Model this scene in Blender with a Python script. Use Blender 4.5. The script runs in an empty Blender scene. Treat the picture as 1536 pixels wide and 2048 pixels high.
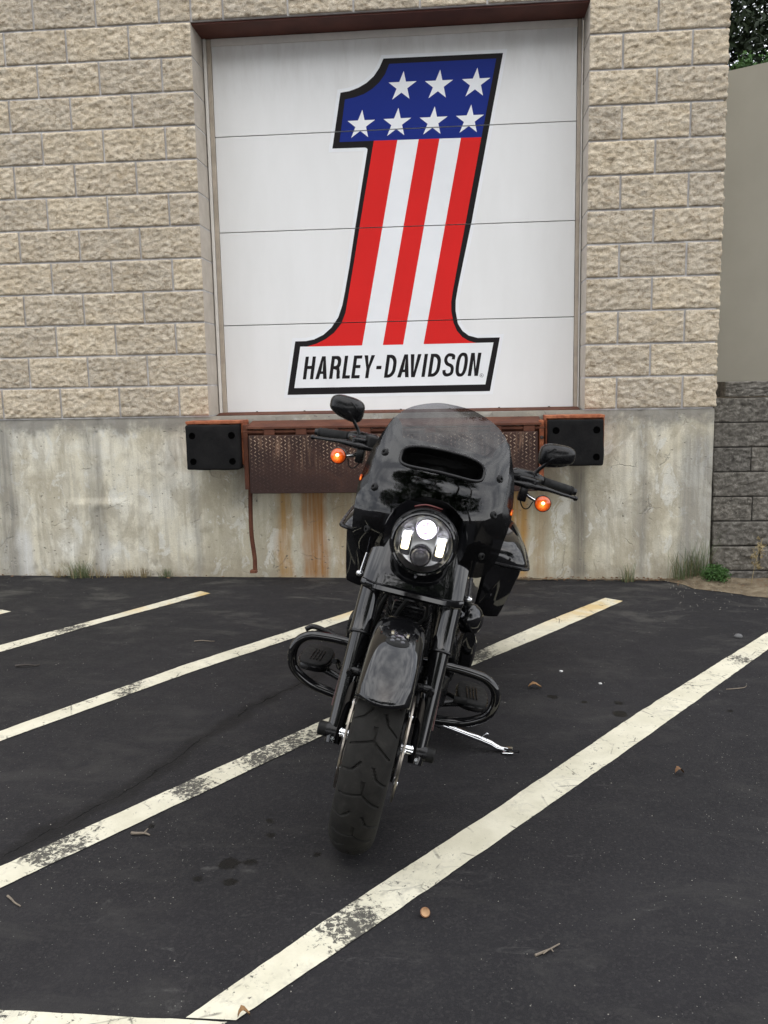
import bpy, bmesh, math, random
from mathutils import Vector, Matrix, noise
from mathutils.geometry import delaunay_2d_cdt

scene = bpy.context.scene
R = math.radians
random.seed(7)

# ------------------------------------------------------------------ camera
cam_d = bpy.data.cameras.new('camera')
cam = bpy.data.objects.new('camera', cam_d)
scene.collection.objects.link(cam)
cam_d.sensor_width = 36.0
cam_d.lens = 36.0 * 1720.0 / 2048.0
cam_d.clip_start = 0.05
cam_d.clip_end = 500.0
_rt = Vector((0.99621, 0.084798, -0.019367))
_dn = Vector((-0.006927, -0.144598, -0.989466))
_fw = Vector((-0.086705, 0.98585, -0.143463))
_m = Matrix((_rt, -_dn, -_fw)).transposed().to_4x4()
_m.translation = Vector((1.63626, -5.60941, 1.26667))
cam.matrix_world = _m
scene.camera = cam

# ------------------------------------------------------------------ sky, sun, exposure
SUN_EL, SUN_AZ = R(58), R(158)          # azimuth clockwise from +Y
world = bpy.data.worlds.new('World')
scene.world = world
world.use_nodes = True
wn, wl = world.node_tree.nodes, world.node_tree.links
wn.clear()
w_out = wn.new('ShaderNodeOutputWorld')
w_bg = wn.new('ShaderNodeBackground')
w_sky = wn.new('ShaderNodeTexSky')
w_sky.sky_type = 'NISHITA'
w_sky.sun_disc = False
w_sky.sun_elevation = SUN_EL
w_sky.sun_rotation = SUN_AZ
w_sky.dust_density = 4.0
w_sky.air_density = 1.0
w_tc = wn.new('ShaderNodeTexCoord')
w_n = wn.new('ShaderNodeTexNoise')
w_n.inputs['Scale'].default_value = 3.2
w_n.inputs['Detail'].default_value = 8.0
w_n.inputs['Roughness'].default_value = 0.58
w_map = wn.new('ShaderNodeMapping')
w_map.inputs['Scale'].default_value = (1.0, 1.0, 2.2)
w_ramp = wn.new('ShaderNodeValToRGB')
w_ramp.color_ramp.elements[0].position = 0.40
w_ramp.color_ramp.elements[0].color = (7.5, 7.9, 8.8, 1)
w_ramp.color_ramp.elements[1].position = 0.60
w_ramp.color_ramp.elements[1].color = (19.0, 19.2, 19.5, 1)
w_mix = wn.new('ShaderNodeMixRGB')
w_mix.inputs[0].default_value = 0.84            # cloud cover over the clear sky
wl.new(w_tc.outputs['Generated'], w_map.inputs['Vector'])
wl.new(w_map.outputs[0], w_n.inputs['Vector'])
wl.new(w_n.outputs['Fac'], w_ramp.inputs[0])
wl.new(w_sky.outputs[0], w_mix.inputs[1])
wl.new(w_ramp.outputs[0], w_mix.inputs[2])
wl.new(w_mix.outputs[0], w_bg.inputs['Color'])
w_bg.inputs['Strength'].default_value = 0.1
wl.new(w_bg.outputs[0], w_out.inputs['Surface'])

sun_d = bpy.data.lights.new('sun', 'SUN')
sun_d.energy = 0.7
sun_d.angle = R(140)
sun_d.color = (1.0, 0.96, 0.9)
sun = bpy.data.objects.new('sun', sun_d)
scene.collection.objects.link(sun)
_sd = Vector((math.sin(SUN_AZ) * math.cos(SUN_EL), math.cos(SUN_AZ) * math.cos(SUN_EL), math.sin(SUN_EL)))
sun.rotation_euler = _sd.to_track_quat('Z', 'Y').to_euler()
sun.location = _sd * 30

scene.view_settings.view_transform = 'Standard'
scene.view_settings.look = 'None'
scene.view_settings.exposure = 0.70
scene.view_settings.gamma = 1.0
scene.view_settings.use_curve_mapping = False
scene.cycles.max_bounces = 5
scene.cycles.diffuse_bounces = 3
scene.cycles.transparent_max_bounces = 10
scene.cycles.use_denoising = True

# ------------------------------------------------------------------ helpers: objects
def prop(o, label=None, cat=None, group=None, kind=None):
    if label: o['label'] = label
    if cat: o['category'] = cat
    if group: o['group'] = group
    if kind: o['kind'] = kind
    return o

def link(o, parent=None):
    scene.collection.objects.link(o)
    if parent is not None:
        o.parent = parent
    return o

def empty(name, loc=(0, 0, 0), rotz=0.0):
    o = bpy.data.objects.new(name, None)
    o.empty_display_size = 0.1
    o.location = loc
    o.rotation_euler = (0, 0, rotz)
    return link(o)

def mesh_data(name, vf, mat, smooth=None):
    v, f = vf
    me = bpy.data.meshes.new(name)
    me.from_pydata([tuple(p) for p in v], [], f)
    me.validate(verbose=False)
    bm = bmesh.new(); bm.from_mesh(me)
    bmesh.ops.recalc_face_normals(bm, faces=bm.faces[:])
    bm.to_mesh(me); bm.free()
    if mat is not None:
        me.materials.append(mat)
    if smooth is not None:
        for p in me.polygons: p.use_smooth = True
        if smooth < 179:
            me.set_sharp_from_angle(angle=R(smooth))
    me.update()
    return me

def obj(name, vf, mat, parent=None, smooth=None, loc=None):
    o = bpy.data.objects.new(name, mesh_data(name, vf, mat, smooth))
    if loc is not None: o.location = loc
    return link(o, parent)

def inst(name, me, parent=None, loc=(0, 0, 0), rot=(0, 0, 0), scale=(1, 1, 1)):
    o = bpy.data.objects.new(name, me)
    o.location = loc; o.rotation_euler = rot; o.scale = scale
    return link(o, parent)

# ------------------------------------------------------------------ helpers: shapes -> (verts, faces)
def join(*parts):
    V, F = [], []
    for v, f in parts:
        k = len(V)
        V += [tuple(p) for p in v]
        F += [tuple(i + k for i in q) for q in f]
    return V, F

def box(x0, x1, y0, y1, z0, z1, bevel=0.0, seg=2):
    v = [(x, y, z) for x in (x0, x1) for y in (y0, y1) for z in (z0, z1)]
    f = [(0, 1, 3, 2), (4, 6, 7, 5), (0, 4, 5, 1), (2, 3, 7, 6), (0, 2, 6, 4), (1, 5, 7, 3)]
    if bevel <= 0: return v, f
    bm = bmesh.new()
    vs = [bm.verts.new(p) for p in v]
    for q in f: bm.faces.new([vs[i] for i in q])
    bmesh.ops.bevel(bm, geom=bm.edges[:], offset=bevel, segments=seg, profile=0.5, affect='EDGES')
    bm.verts.index_update()
    r = [p.co[:] for p in bm.verts], [tuple(q.index for q in fc.verts) for fc in bm.faces]
    bm.free()
    return r

def xf(vf, mat):
    return [tuple(mat @ Vector(p)) for p in vf[0]], vf[1]

def catmull(pts, n=8, closed=False):
    pts = [Vector(p) for p in pts]
    out = []
    m = len(pts)
    rng = range(m) if closed else range(m - 1)
    for i in rng:
        p0 = pts[(i - 1) % m] if (closed or i > 0) else pts[0] * 2 - pts[1]
        p1, p2 = pts[i], pts[(i + 1) % m]
        p3 = pts[(i + 2) % m] if (closed or i + 2 < m) else p2 * 2 - p1
        for k in range(n):
            t = k / n
            out.append(0.5 * ((2 * p1) + (p2 - p0) * t + (2 * p0 - 5 * p1 + 4 * p2 - p3) * t * t + (-p0 + 3 * p1 - 3 * p2 + p3) * t ** 3))
    if not closed: out.append(pts[-1])
    return out

def tube(path, rad, n=12, cap=True, flat=1.0):
    P = [Vector(p) for p in path]
    rr = rad if isinstance(rad, (list, tuple)) else [rad] * len(P)
    V, F = [], []
    up = None
    for i, p in enumerate(P):
        t = (P[min(i + 1, len(P) - 1)] - P[max(i - 1, 0)]).normalized()
        if up is None:
            up = t.orthogonal().normalized() if abs(t.z) > 0.95 else t.cross(Vector((0, 0, 1))).normalized()
        up = (up - t * up.dot(t)).normalized()
        b = t.cross(up)
        for k in range(n):
            a = 2 * math.pi * k / n
            V.append(p + (up * math.cos(a) + b * math.sin(a) * flat) * rr[i])
    for i in range(len(P) - 1):
        for k in range(n):
            a, b2 = i * n + k, i * n + (k + 1) % n
            F.append((a, b2, b2 + n, a + n))
    if cap:
        F.append(tuple(range(n - 1, -1, -1)))
        F.append(tuple((len(P) - 1) * n + k for k in range(n)))
    return V, F

def cyl(p0, p1, r0, r1=None, n=20):
    return tube([p0, p1], [r0, r0 if r1 is None else r1], n)

def lathe(profile, center, axis='X', n=32, close=False):
    """profile: list of (radius, height along axis)."""
    c = Vector(center)
    ax = {'X': (Vector((1, 0, 0)), Vector((0, 1, 0)), Vector((0, 0, 1))),
          'Y': (Vector((0, 1, 0)), Vector((0, 0, 1)), Vector((1, 0, 0))),
          'Z': (Vector((0, 0, 1)), Vector((1, 0, 0)), Vector((0, 1, 0)))}[axis] if isinstance(axis, str) else axis
    V, F = [], []
    for r, h in profile:
        for k in range(n):
            a = 2 * math.pi * k / n
            V.append(c + ax[0] * h + (ax[1] * math.cos(a) + ax[2] * math.sin(a)) * max(r, 1e-5))
    m = len(profile)
    for i in range(m if close else m - 1):
        j = (i + 1) % m
        for k in range(n):
            k2 = (k + 1) % n
            F.append((i * n + k, i * n + k2, j * n + k2, j * n + k))
    return V, F

def loft(rings, cap=True, closed=True):
    V, F = [], []
    n = len(rings[0])
    for r in rings: V += [tuple(p) for p in r]
    for i in range(len(rings) - 1):
        for k in range(n if closed else n - 1):
            k2 = (k + 1) % n
            F.append((i * n + k, i * n + k2, (i + 1) * n + k2, (i + 1) * n + k))
    if cap and closed:
        F.append(tuple(range(n - 1, -1, -1)))
        F.append(tuple((len(rings) - 1) * n + k for k in range(n)))
    return V, F

def superring(cy, cz, hy, hz, x, n=28, e=2.6, axis='X'):
    out = []
    for k in range(n):
        a = 2 * math.pi * k / n
        c, s = math.cos(a), math.sin(a)
        u = cy + hy * math.copysign(abs(c) ** (2 / e), c)
        w = cz + hz * math.copysign(abs(s) ** (2 / e), s)
        out.append((x, u, w) if axis == 'X' else ((u, x, w) if axis == 'Y' else (u, w, x)))
    return out

def inside(p, poly):
    x, y = p; r = False; j = len(poly) - 1
    for i in range(len(poly)):
        xi, yi = poly[i][0], poly[i][1]; xj, yj = poly[j][0], poly[j][1]
        if (yi > y) != (yj > y) and x < (xj - xi) * (y - yi) / (yj - yi) + xi: r = not r
        j = i
    return r

def fill2d(pos, neg=(), grid=None):
    """constrained triangulation of the union of pos minus neg; returns 2-D verts and triangles."""
    vs, es = [], []
    for poly in list(pos) + list(neg):
        k = len(vs); m = len(poly)
        vs += [Vector((p[0], p[1])) for p in poly]
        es += [(k + i, k + (i + 1) % m) for i in range(m)]
    nb = len(vs)
    if grid:
        xs = [v.x for v in vs]; ys = [v.y for v in vs]
        nx = int((max(xs) - min(xs)) / grid) + 1; ny = int((max(ys) - min(ys)) / grid) + 1
        for i in range(nx):
            for j in range(ny):
                p = (min(xs) + (i + .5 + .13 * (j % 2)) * grid, min(ys) + (j + .5) * grid)
                if any(inside(p, q) for q in pos) and not any(inside(p, q) for q in neg) and min((v - Vector(p)).length for v in vs[:nb]) > grid * .62:
                    vs.append(Vector(p))
    r = delaunay_2d_cdt(vs, es, [], 0, 1e-6)
    V = [(v.x, v.y) for v in r[0]]
    F = []
    for f in r[2]:
        c = (sum(V[i][0] for i in f) / len(f), sum(V[i][1] for i in f) / len(f))
        if any(inside(c, q) for q in pos) and not any(inside(c, q) for q in neg): F.append(tuple(f))
    used = sorted({i for f in F for i in f}); mp = {a: b for b, a in enumerate(used)}
    return [V[i] for i in used], [tuple(mp[i] for i in f) for f in F]

def nz(x, y, z, s=1.0, o=4):
    return noise.fractal(Vector((x * s, y * s, z * s)), 0.9, 2.1, o)

# ------------------------------------------------------------------ helpers: materials
class NT:
    def __init__(self, name):
        self.m = bpy.data.materials.new(name); self.m.use_nodes = True
        self.t = self.m.node_tree; self.N = self.t.nodes; self.L = self.t.links
        self.N.clear()
        self.out = self.N.new('ShaderNodeOutputMaterial')
        self.b = self.N.new('ShaderNodeBsdfPrincipled')
        self.L.new(self.b.outputs[0], self.out.inputs[0])
        self._obj = None
    def set(self, **k):
        for a, v in k.items():
            i = self.b.inputs[a.replace('_', ' ')]
            if hasattr(v, 'is_linked'): self.L.new(v, i)
            else: i.default_value = (*v, 1) if isinstance(v, tuple) and len(v) == 3 and i.type == 'RGBA' else v
        return self
    def coord(self, kind='Object'):
        n = self.N.new('ShaderNodeTexCoord'); return n.outputs[kind]
    def pos(self):
        return self.N.new('ShaderNodeNewGeometry').outputs['Position']
    def mapping(self, v, scale=(1, 1, 1), loc=(0, 0, 0), rot=(0, 0, 0)):
        n = self.N.new('ShaderNodeMapping'); self.L.new(v, n.inputs[0])
        n.inputs['Scale'].default_value = scale; n.inputs['Location'].default_value = loc; n.inputs['Rotation'].default_value = rot
        return n.outputs[0]
    def noise(self, v, scale=5, detail=4, rough=.55, dist=0.0):
        n = self.N.new('ShaderNodeTexNoise'); self.L.new(v, n.inputs['Vector'])
        n.inputs['Scale'].default_value = scale; n.inputs['Detail'].default_value = detail
        n.inputs['Roughness'].default_value = rough; n.inputs['Distortion'].default_value = dist
        return n.outputs['Fac']
    def voro(self, v, scale=5, feature='F1', out='Distance', rnd=1.0):
        n = self.N.new('ShaderNodeTexVoronoi'); n.feature = feature; self.L.new(v, n.inputs['Vector'])
        n.inputs['Scale'].default_value = scale; n.inputs['Randomness'].default_value = rnd
        return n.outputs[out]
    def ramp(self, f, *stops):
        n = self.N.new('ShaderNodeValToRGB'); self.L.new(f, n.inputs[0])
        e = n.color_ramp.elements
        while len(e) < len(stops): e.new(0.5)
        for k, (p, c) in enumerate(stops):
            e[k].position = p
            e[k].color = (c, c, c, 1) if isinstance(c, (int, float)) else (*c, 1)
        return n.outputs[0]
    def mix(self, f, a, b, mode='MIX'):
        n = self.N.new('ShaderNodeMixRGB'); n.blend_type = mode
        for i, v in ((0, f), (1, a), (2, b)):
            if hasattr(v, 'is_linked'): self.L.new(v, n.inputs[i])
            else: n.inputs[i].default_value = v if i == 0 else ((*v, 1) if isinstance(v, tuple) else (v, v, v, 1))
        return n.outputs[0]
    def math(self, op, a, b=0.0, c=0.0, clamp=False):
        n = self.N.new('ShaderNodeMath'); n.operation = op; n.use_clamp = clamp
        for i, v in enumerate((a, b, c)):
            if hasattr(v, 'is_linked'): self.L.new(v, n.inputs[i])
            else: n.inputs[i].default_value = v
        return n.outputs[0]
    def sep(self, v):
        n = self.N.new('ShaderNodeSeparateXYZ'); self.L.new(v, n.inputs[0]); return n.outputs
    def step(self, v, a, b):
        n = self.N.new('ShaderNodeMapRange'); n.interpolation_type = 'SMOOTHSTEP'
        self.L.new(v, n.inputs['Value'])
        n.inputs['From Min'].default_value = min(a, b); n.inputs['From Max'].default_value = max(a, b)
        n.inputs['To Min'].default_value = 0.0 if a < b else 1.0; n.inputs['To Max'].default_value = 1.0 if a < b else 0.0
        return n.outputs[0]
    def rnd(self):
        return self.N.new('ShaderNodeObjectInfo').outputs['Random']
    def bump(self, h, strength=.5, dist=.01, prev=None):
        n = self.N.new('ShaderNodeBump'); self.L.new(h, n.inputs['Height'])
        n.inputs['Strength'].default_value = strength; n.inputs['Distance'].default_value = dist
        if prev is not None: self.L.new(prev, n.inputs['Normal'])
        self.L.new(n.outputs[0], self.b.inputs['Normal'])
        return n.outputs[0]

def plain(name, col, rough=.5, metal=0.0, vary=.15, bump=0.0, bscale=300, **k):
    t = NT(name)
    c = t.coord()
    f = t.noise(c, 14, 5, .6)
    lo = tuple(x * (1 - vary) for x in col); hi = tuple(min(1, x * (1 + vary)) for x in col)
    t.set(Base_Color=t.ramp(f, (.3, lo), (.7, hi)), Metallic=metal)
    f2 = t.noise(c, 45, 3, .6)
    t.set(Roughness=t.ramp(f2, (.3, max(0.02, rough * .8)), (.7, min(1, rough * 1.2))))
    if bump: t.bump(t.noise(c, bscale, 2), bump, .002)
    t.set(**k)
    return t.m

def emit(name, col, strength, base=(.8, .8, .8)):
    t = NT(name)
    t.set(Base_Color=base, Emission_Color=col, Emission_Strength=strength, Roughness=.2)
    return t.m

M = {}

# split face concrete block
t = NT('split_face_block')  # tan aggregate
c = t.coord(); p = t.pos(); rnd = t.rnd()
n_big = t.noise(p, 5, 3, .5); n_med = t.noise(t.mapping(p, (1, 1, 1.5)), 30, 5, .68, .5); n_fine = t.noise(p, 160, 4, .7)
col = t.ramp(n_med, (.31, (.245, .195, .13)), (.42, (.50, .428, .325)), (.55, (.662, .588, .467)), (.70, (.765, .70, .588)))
col = t.mix(t.ramp(n_fine, (.36, .5), (.55, 0.0)), col, (.26, .20, .14))
col = t.mix(t.math('MULTIPLY', t.ramp(n_big, (.45, 0.0), (.72, 1.0)), .25), col, (.55, .44, .28))
dk = t.voro(p, 26); col = t.mix(t.ramp(dk, (.05, .85), (.085, 0.0)), col, (.06, .05, .04))
wt = t.voro(t.mapping(p, (1, 1, 1), (3.3, 1.1, 2.2)), 44); col = t.mix(t.ramp(wt, (.07, .75), (.12, 0.0)), col, (.8, .76, .68))
col = t.mix(.9, col, t.ramp(rnd, (0, (.86, .86, .87)), (.5, (1, .985, .965)), (1, (1.08, 1.06, 1.02))), 'MULTIPLY')
t.set(Base_Color=col, Roughness=.92, Specular_IOR_Level=.2)
b1 = t.bump(n_med, .75, .012)
t.bump(n_fine, .6, .004, b1)
M['block'] = t.m

t = NT('sawn_block')
p = t.pos()
col = t.ramp(t.noise(p, 9, 5, .6), (.3, (.42, .375, .315)), (.7, (.52, .475, .41)))
col = t.mix(t.ramp(t.noise(p, 220, 2), (.55, 0.0), (.75, .3)), col, (.2, .16, .12))
t.set(Base_Color=col, Roughness=.9); t.bump(t.noise(p, 250, 3), .25, .002)
M['sawn'] = t.m

t = NT('mortar')
p = t.pos()
col = t.ramp(t.noise(p, 7, 5, .6), (.3, (.40, .385, .38)), (.55, (.54, .525, .515)), (.70, (.74, .73, .72)))
t.set(Base_Color=col, Roughness=.95); t.bump(t.noise(p, 120, 3), .5, .004)
M['mortar'] = t.m

# foundation concrete with streaks and rust
t = NT('foundation_concrete')
p = t.pos(); xyz = t.sep(p); X, Z = xyz[0], xyz[2]
n1 = t.noise(p, 2.6, 6, .62, .3); n2 = t.noise(p, 13, 5, .65); nst = t.noise(t.mapping(p, (16, 1, .9)), 1.0, 6, .6)
nst2 = t.noise(t.mapping(p, (42, 1, 1.6), (4, 0, 1)), 1.0, 4, .6)
col = t.ramp(n1, (.3, (.60, .545, .405)), (.5, (.73, .69, .56)), (.68, (.80, .785, .695)))
col = t.mix(t.math('MULTIPLY', t.ramp(nst, (.40, 1.0), (.54, 0.0)), .38), col, (.33, .305, .25))
col = t.mix(t.math('MULTIPLY', t.ramp(nst2, (.56, 0.0), (.68, 1.0)), .35), col, (.62, .60, .52))
midz = t.math('MULTIPLY', t.step(X, -.15, .0), t.step(X, 2.62, 2.45))
col = t.mix(t.math('MULTIPLY', midz, .42), col, (.36, .315, .20))
blot = t.ramp(t.noise(t.mapping(p, (1.6, 1, .8), (7, 0, 3)), 3.2, 7, .7, .6), (.46, 0.0), (.56, .55)); col = t.mix(blot, col, (.37, .325, .235))
peel = t.ramp(t.noise(t.mapping(p, (1.5, 1, .9), (1, 0, 9)), 5.5, 7, .72, .8), (.56, 0.0), (.60, .7)); col = t.mix(peel, col, (.70, .69, .62))
# dark band under the blocks and in the lower splash zone
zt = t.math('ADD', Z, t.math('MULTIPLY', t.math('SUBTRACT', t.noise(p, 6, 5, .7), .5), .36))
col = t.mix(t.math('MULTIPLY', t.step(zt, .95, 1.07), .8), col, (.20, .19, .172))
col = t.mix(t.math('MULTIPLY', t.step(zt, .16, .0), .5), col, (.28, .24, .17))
def streak(col, x0, x1, colr, amt, ztop=.7, zbot=-.05):
    xw = t.math('ADD', X, t.math('MULTIPLY', t.math('SUBTRACT', t.noise(t.mapping(p, (3, 1, 1.3)), 2, 3), .5), .10))
    m = t.math('MULTIPLY', t.step(xw, x0 - .03, x0 + .03), t.step(xw, x1 + .03, x1 - .03))
    m = t.math('MULTIPLY', m, t.math('MULTIPLY', t.step(Z, ztop, ztop - .12), t.step(Z, zbot, zbot + .1)))
    m = t.math('MULTIPLY', m, t.ramp(nst2, (.3, .45), (.62, 1.0)))
    return t.mix(t.math('MULTIPLY', m, amt), col, colr)
col = streak(col, .42, .52, (.40, .22, .06), .9)
col = streak(col, .60, .76, (.32, .14, .03), 1.0)
col = streak(col, .80, .95, (.38, .25, .11), .55)
col = streak(col, 1.0, 1.30, (.40, .29, .15), .5)
col = streak(col, 1.9, 2.08, (.42, .22, .05), .95)
col = streak(col, 2.12, 2.22, (.33, .22, .1), .6)
col = streak(col, 2.36, 2.46, (.10, .09, .08), .8, .8)
col = streak(col, .12, .30, (.16, .15, .13), .55, .82, .45)
col = streak(col, 3.05, 3.30, (.24, .235, .22), .7, 1.0)
for xa, xb in ((-1.53, -1.40), (-.86, -.77), (-.16, -.11), (2.78, 2.85), (-1.47, -1.36)):
    col = streak(col, xa, xb, (.22, .21, .19), .6, 1.1)
col = streak(col, -.83, -.76, (.66, .65, .60), .7, .34)
col = streak(col, -1.40, -1.30, (.70, .70, .67), .8, .40)
pw = t.N.new('ShaderNodeVectorMath'); pw.operation = 'ADD'
nv = t.N.new('ShaderNodeTexNoise'); t.L.new(p, nv.inputs['Vector']); nv.inputs['Scale'].default_value = 22; nv.inputs['Detail'].default_value = 3
ns_ = t.N.new('ShaderNodeVectorMath'); ns_.operation = 'SCALE'; t.L.new(nv.outputs['Color'], ns_.inputs[0]); ns_.inputs['Scale'].default_value = .05
t.L.new(p, pw.inputs[0]); t.L.new(ns_.outputs[0], pw.inputs[1]); pd = pw.outputs[0]
hole = t.voro(t.mapping(pd, (1, 1, 2.1)), 17); hm = t.math('MULTIPLY', t.ramp(hole, (.085, 1.0), (.15, 0.0)), t.ramp(t.noise(p, 2.4, 3), (.40, 0.05), (.58, 1.0)))
hole2 = t.voro(t.mapping(pd, (1, 1, 1.6), (2.2, 0, 1.3)), 48); hm = t.math('MAXIMUM', hm, t.math('MULTIPLY', t.ramp(hole2, (.08, .8), (.14, 0.0)), t.ramp(t.noise(p, 3.4, 3), (.46, 0.0), (.6, 1.0))))
col = t.mix(t.math('MULTIPLY', hm, .8), col, (.10, .095, .085))
ck = t.voro(t.mapping(pd, (1.4, 1, .9), (.4, 0, .2)), 3.2, 'DISTANCE_TO_EDGE'); cm = t.math('MULTIPLY', t.ramp(ck, (.003, .8), (.010, 0.0)), t.ramp(t.noise(p, 5, 3), (.54, 0.0), (.62, 1.0)))
col = t.mix(t.math('MULTIPLY', cm, .5), col, (.16, .15, .13))
col = t.mix(t.ramp(t.noise(p, 190, 3, .7), (.35, .25), (.6, 0.0)), col, (.2, .19, .16))
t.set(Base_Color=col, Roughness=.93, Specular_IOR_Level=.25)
hh = t.math('SUBTRACT', t.math('ADD', t.math('MULTIPLY', n2, .6), t.math('MULTIPLY', t.noise(p, 90, 4, .7), .25)), t.math('ADD', hm, cm))
t.bump(hh, .55, .012)
M['concrete'] = t.m

# asphalt
t = NT('asphalt')
p = t.pos(); xyz = t.sep(p)
n1 = t.noise(p, 1.1, 6, .62, .5); n2 = t.noise(p, 7, 5, .6); nf = t.noise(p, 480, 3, .7)
col = t.ramp(n1, (.3, (.0120, .0116, .0132)), (.55, (.0155, .0148, .0168)), (.75, (.0225, .0214, .0235)))
col = t.mix(t.ramp(nf, (.48, 0.0), (.72, .55)), col, (.045, .043, .042))
nearw = t.step(xyz[1], -1.9, -.1)
dust = t.math('MULTIPLY', t.ramp(t.noise(t.mapping(p, (1, 2.2, 1)), 2.1, 7, .72, .6), (.52, 0.0), (.72, 1.0)), t.math('ADD', t.math('MULTIPLY', nearw, .35), .13))
col = t.mix(dust, col, (.16, .155, .135))
spk = t.voro(p, 62); spk_m = t.math('MULTIPLY', t.ramp(spk, (.05, .9), (.10, 0.0)), t.ramp(t.noise(p, 2.5, 3), (.36, .12), (.6, .8)))
ag = t.voro(p, 150, 'F1', 'Color'); col = t.mix(t.ramp(ag, (.55, 0.0), (.95, .6)), col, (.036, .034, .034))
col = t.mix(spk_m, col, (.34, .33, .30))
chalk = t.math('MULTIPLY', t.ramp(t.noise(t.mapping(p, (2.0, 5.0, 1), (5, 2, 0), (0, 0, .6)), 3.0, 8, .75, 1.2), (.60, 0.0), (.74, .55)), t.ramp(n2, (.4, 0.0), (.6, 1.0)))
col = t.mix(t.math('MULTIPLY', chalk, .5), col, (.22, .215, .20))
wob = t.math('MULTIPLY', t.math('SUBTRACT', t.noise(p, 38, 4, .7), .5), .045)
oil = None
for ox, oy, orad in ((.998, -3.446, .027), (1.057, -3.435, .014), (1.023, -3.531, .017), (.933, -3.525, .012), (.712, -3.259, .011), (1.235, -3.385, .01), (1.06, -3.21, .011), (1.08, -3.29, .012), (2.019, -2.135, .02), (2.263, -2.303, .03), (2.28, -2.19, .018), (2.14, -2.18, .012), (2.7, -2.25, .012)):
    vd = t.N.new('ShaderNodeVectorMath'); vd.operation = 'DISTANCE'
    t.L.new(t.mapping(p, (1, 1, 0)), vd.inputs[0]); vd.inputs[1].default_value = (ox, oy, 0)
    m = t.step(t.math('ADD', vd.outputs['Value'], wob), orad + .006, orad - .003)
    oil = m if oil is None else t.math('MAXIMUM', oil, m)
col = t.mix(t.math('MULTIPLY', oil, .95), col, (.0015, .0014, .0014))
# crack with its dark, ragged seep band
cp_ = [(.985, -1.93), (.90, -2.10), (.80, -2.31), (.72, -2.50), (.66, -2.70), (.60, -2.93), (.50, -3.16), (.42, -3.32), (.28, -3.62)]
px_, py_ = xyz[0], xyz[1]
nvv = t.N.new('ShaderNodeTexNoise'); t.L.new(p, nvv.inputs['Vector']); nvv.inputs['Scale'].default_value = 7; nvv.inputs['Detail'].default_value = 5; nvv.inputs['Roughness'].default_value = .65
nsx = t.sep(nvv.outputs['Color'])
px_ = t.math('ADD', px_, t.math('MULTIPLY', t.math('SUBTRACT', nsx[0], .5), .10)); py_ = t.math('ADD', py_, t.math('MULTIPLY', t.math('SUBTRACT', nsx[1], .5), .10))
dmin = None
for (ax, ay), (bx, by) in zip(cp_, cp_[1:]):
    dx, dy = bx - ax, by - ay; l2 = dx * dx + dy * dy
    rx = t.math('SUBTRACT', px_, ax); ry = t.math('SUBTRACT', py_, ay)
    tt = t.math('ADD', t.math('MULTIPLY', rx, dx / l2), t.math('MULTIPLY', ry, dy / l2), 0, True)
    ex_ = t.math('SUBTRACT', rx, t.math('MULTIPLY', tt, dx)); ey_ = t.math('SUBTRACT', ry, t.math('MULTIPLY', tt, dy))
    dd = t.math('SQRT', t.math('ADD', t.math('MULTIPLY', ex_, ex_), t.math('MULTIPLY', ey_, ey_)))
    dmin = dd if dmin is None else t.math('MINIMUM', dmin, dd)
band = t.step(t.math('ADD', dmin, t.math('MULTIPLY', t.math('SUBTRACT', t.noise(p, 5, 6, .7), .5), .12)), .060, .015)
col = t.mix(t.math('MULTIPLY', band, .62), col, (.0062, .0056, .0055))
crl = t.math('MULTIPLY', t.step(dmin, .0042, .0012), t.ramp(t.noise(p, 6, 4), (.38, .1), (.5, 1.0)))
col = t.mix(crl, col, (.0018, .0018, .0018))
t.set(Base_Color=col, Roughness=t.math('SUBTRACT', t.ramp(n2, (.3, .66), (.7, .88)), t.math('MULTIPLY', oil, .35)), Specular_IOR_Level=.20)
hh = t.math('SUBTRACT', t.math('ADD', t.math('MULTIPLY', nf, .35), t.math('MULTIPLY', t.noise(p, 130, 4, .65), .65)), t.math('MULTIPLY', crl, 1.5))
t.bump(hh, .7, .004)
M['asphalt'] = t.m

# road paint: worn through in blotches
t = NT('line_paint')
p = t.pos(); xyz = t.sep(p)
wear = t.noise(p, 62, 6, .78, .5); wear_mid = t.noise(p, 9, 5, .65, .4)
heavy = None
for ox, oy, rad in ((.98, -2.70, .30), (.50, -3.40, .16), (.75, -3.02, .12), (1.37, -3.70, .15), (1.72, -1.60, .16), (2.95, -1.62, .10), (.1, -4.07, .5), (-.45, -1.25, .16), (.2, -2.15, .12)):
    vd = t.N.new('ShaderNodeVectorMath'); vd.operation = 'DISTANCE'
    t.L.new(t.mapping(p, (1, 1, 0)), vd.inputs[0]); vd.inputs[1].default_value = (ox, oy, 0)
    h_ = t.step(vd.outputs['Value'], rad * 1.15, rad * .1)
    heavy = h_ if heavy is None else t.math('MAXIMUM', heavy, h_)
thr = t.math('ADD', t.math('ADD', wear, t.math('MULTIPLY', t.math('SUBTRACT', wear_mid, .5), .45)), t.math('MULTIPLY', heavy, .19))
m = t.ramp(thr, (.605, 0.0), (.665, .93))
scuff = t.math('MULTIPLY', t.ramp(t.noise(t.mapping(p, (1, 1, 1), (3, 1, 0)), 16, 7, .75, 1.0), (.50, 0.0), (.66, .5)), t.ramp(t.noise(p, 3, 3), (.42, .0), (.6, 1.0)))
crk = t.voro(t.mapping(p, (1, 1, 1), (.2, .1, 0)), 5.5, 'DISTANCE_TO_EDGE')
m = t.math('MAXIMUM', m, t.math('MULTIPLY', t.ramp(crk, (.006, .7), (.016, 0.0)), t.ramp(t.noise(p, 9, 3), (.5, 0.0), (.6, 1.0))))
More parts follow.
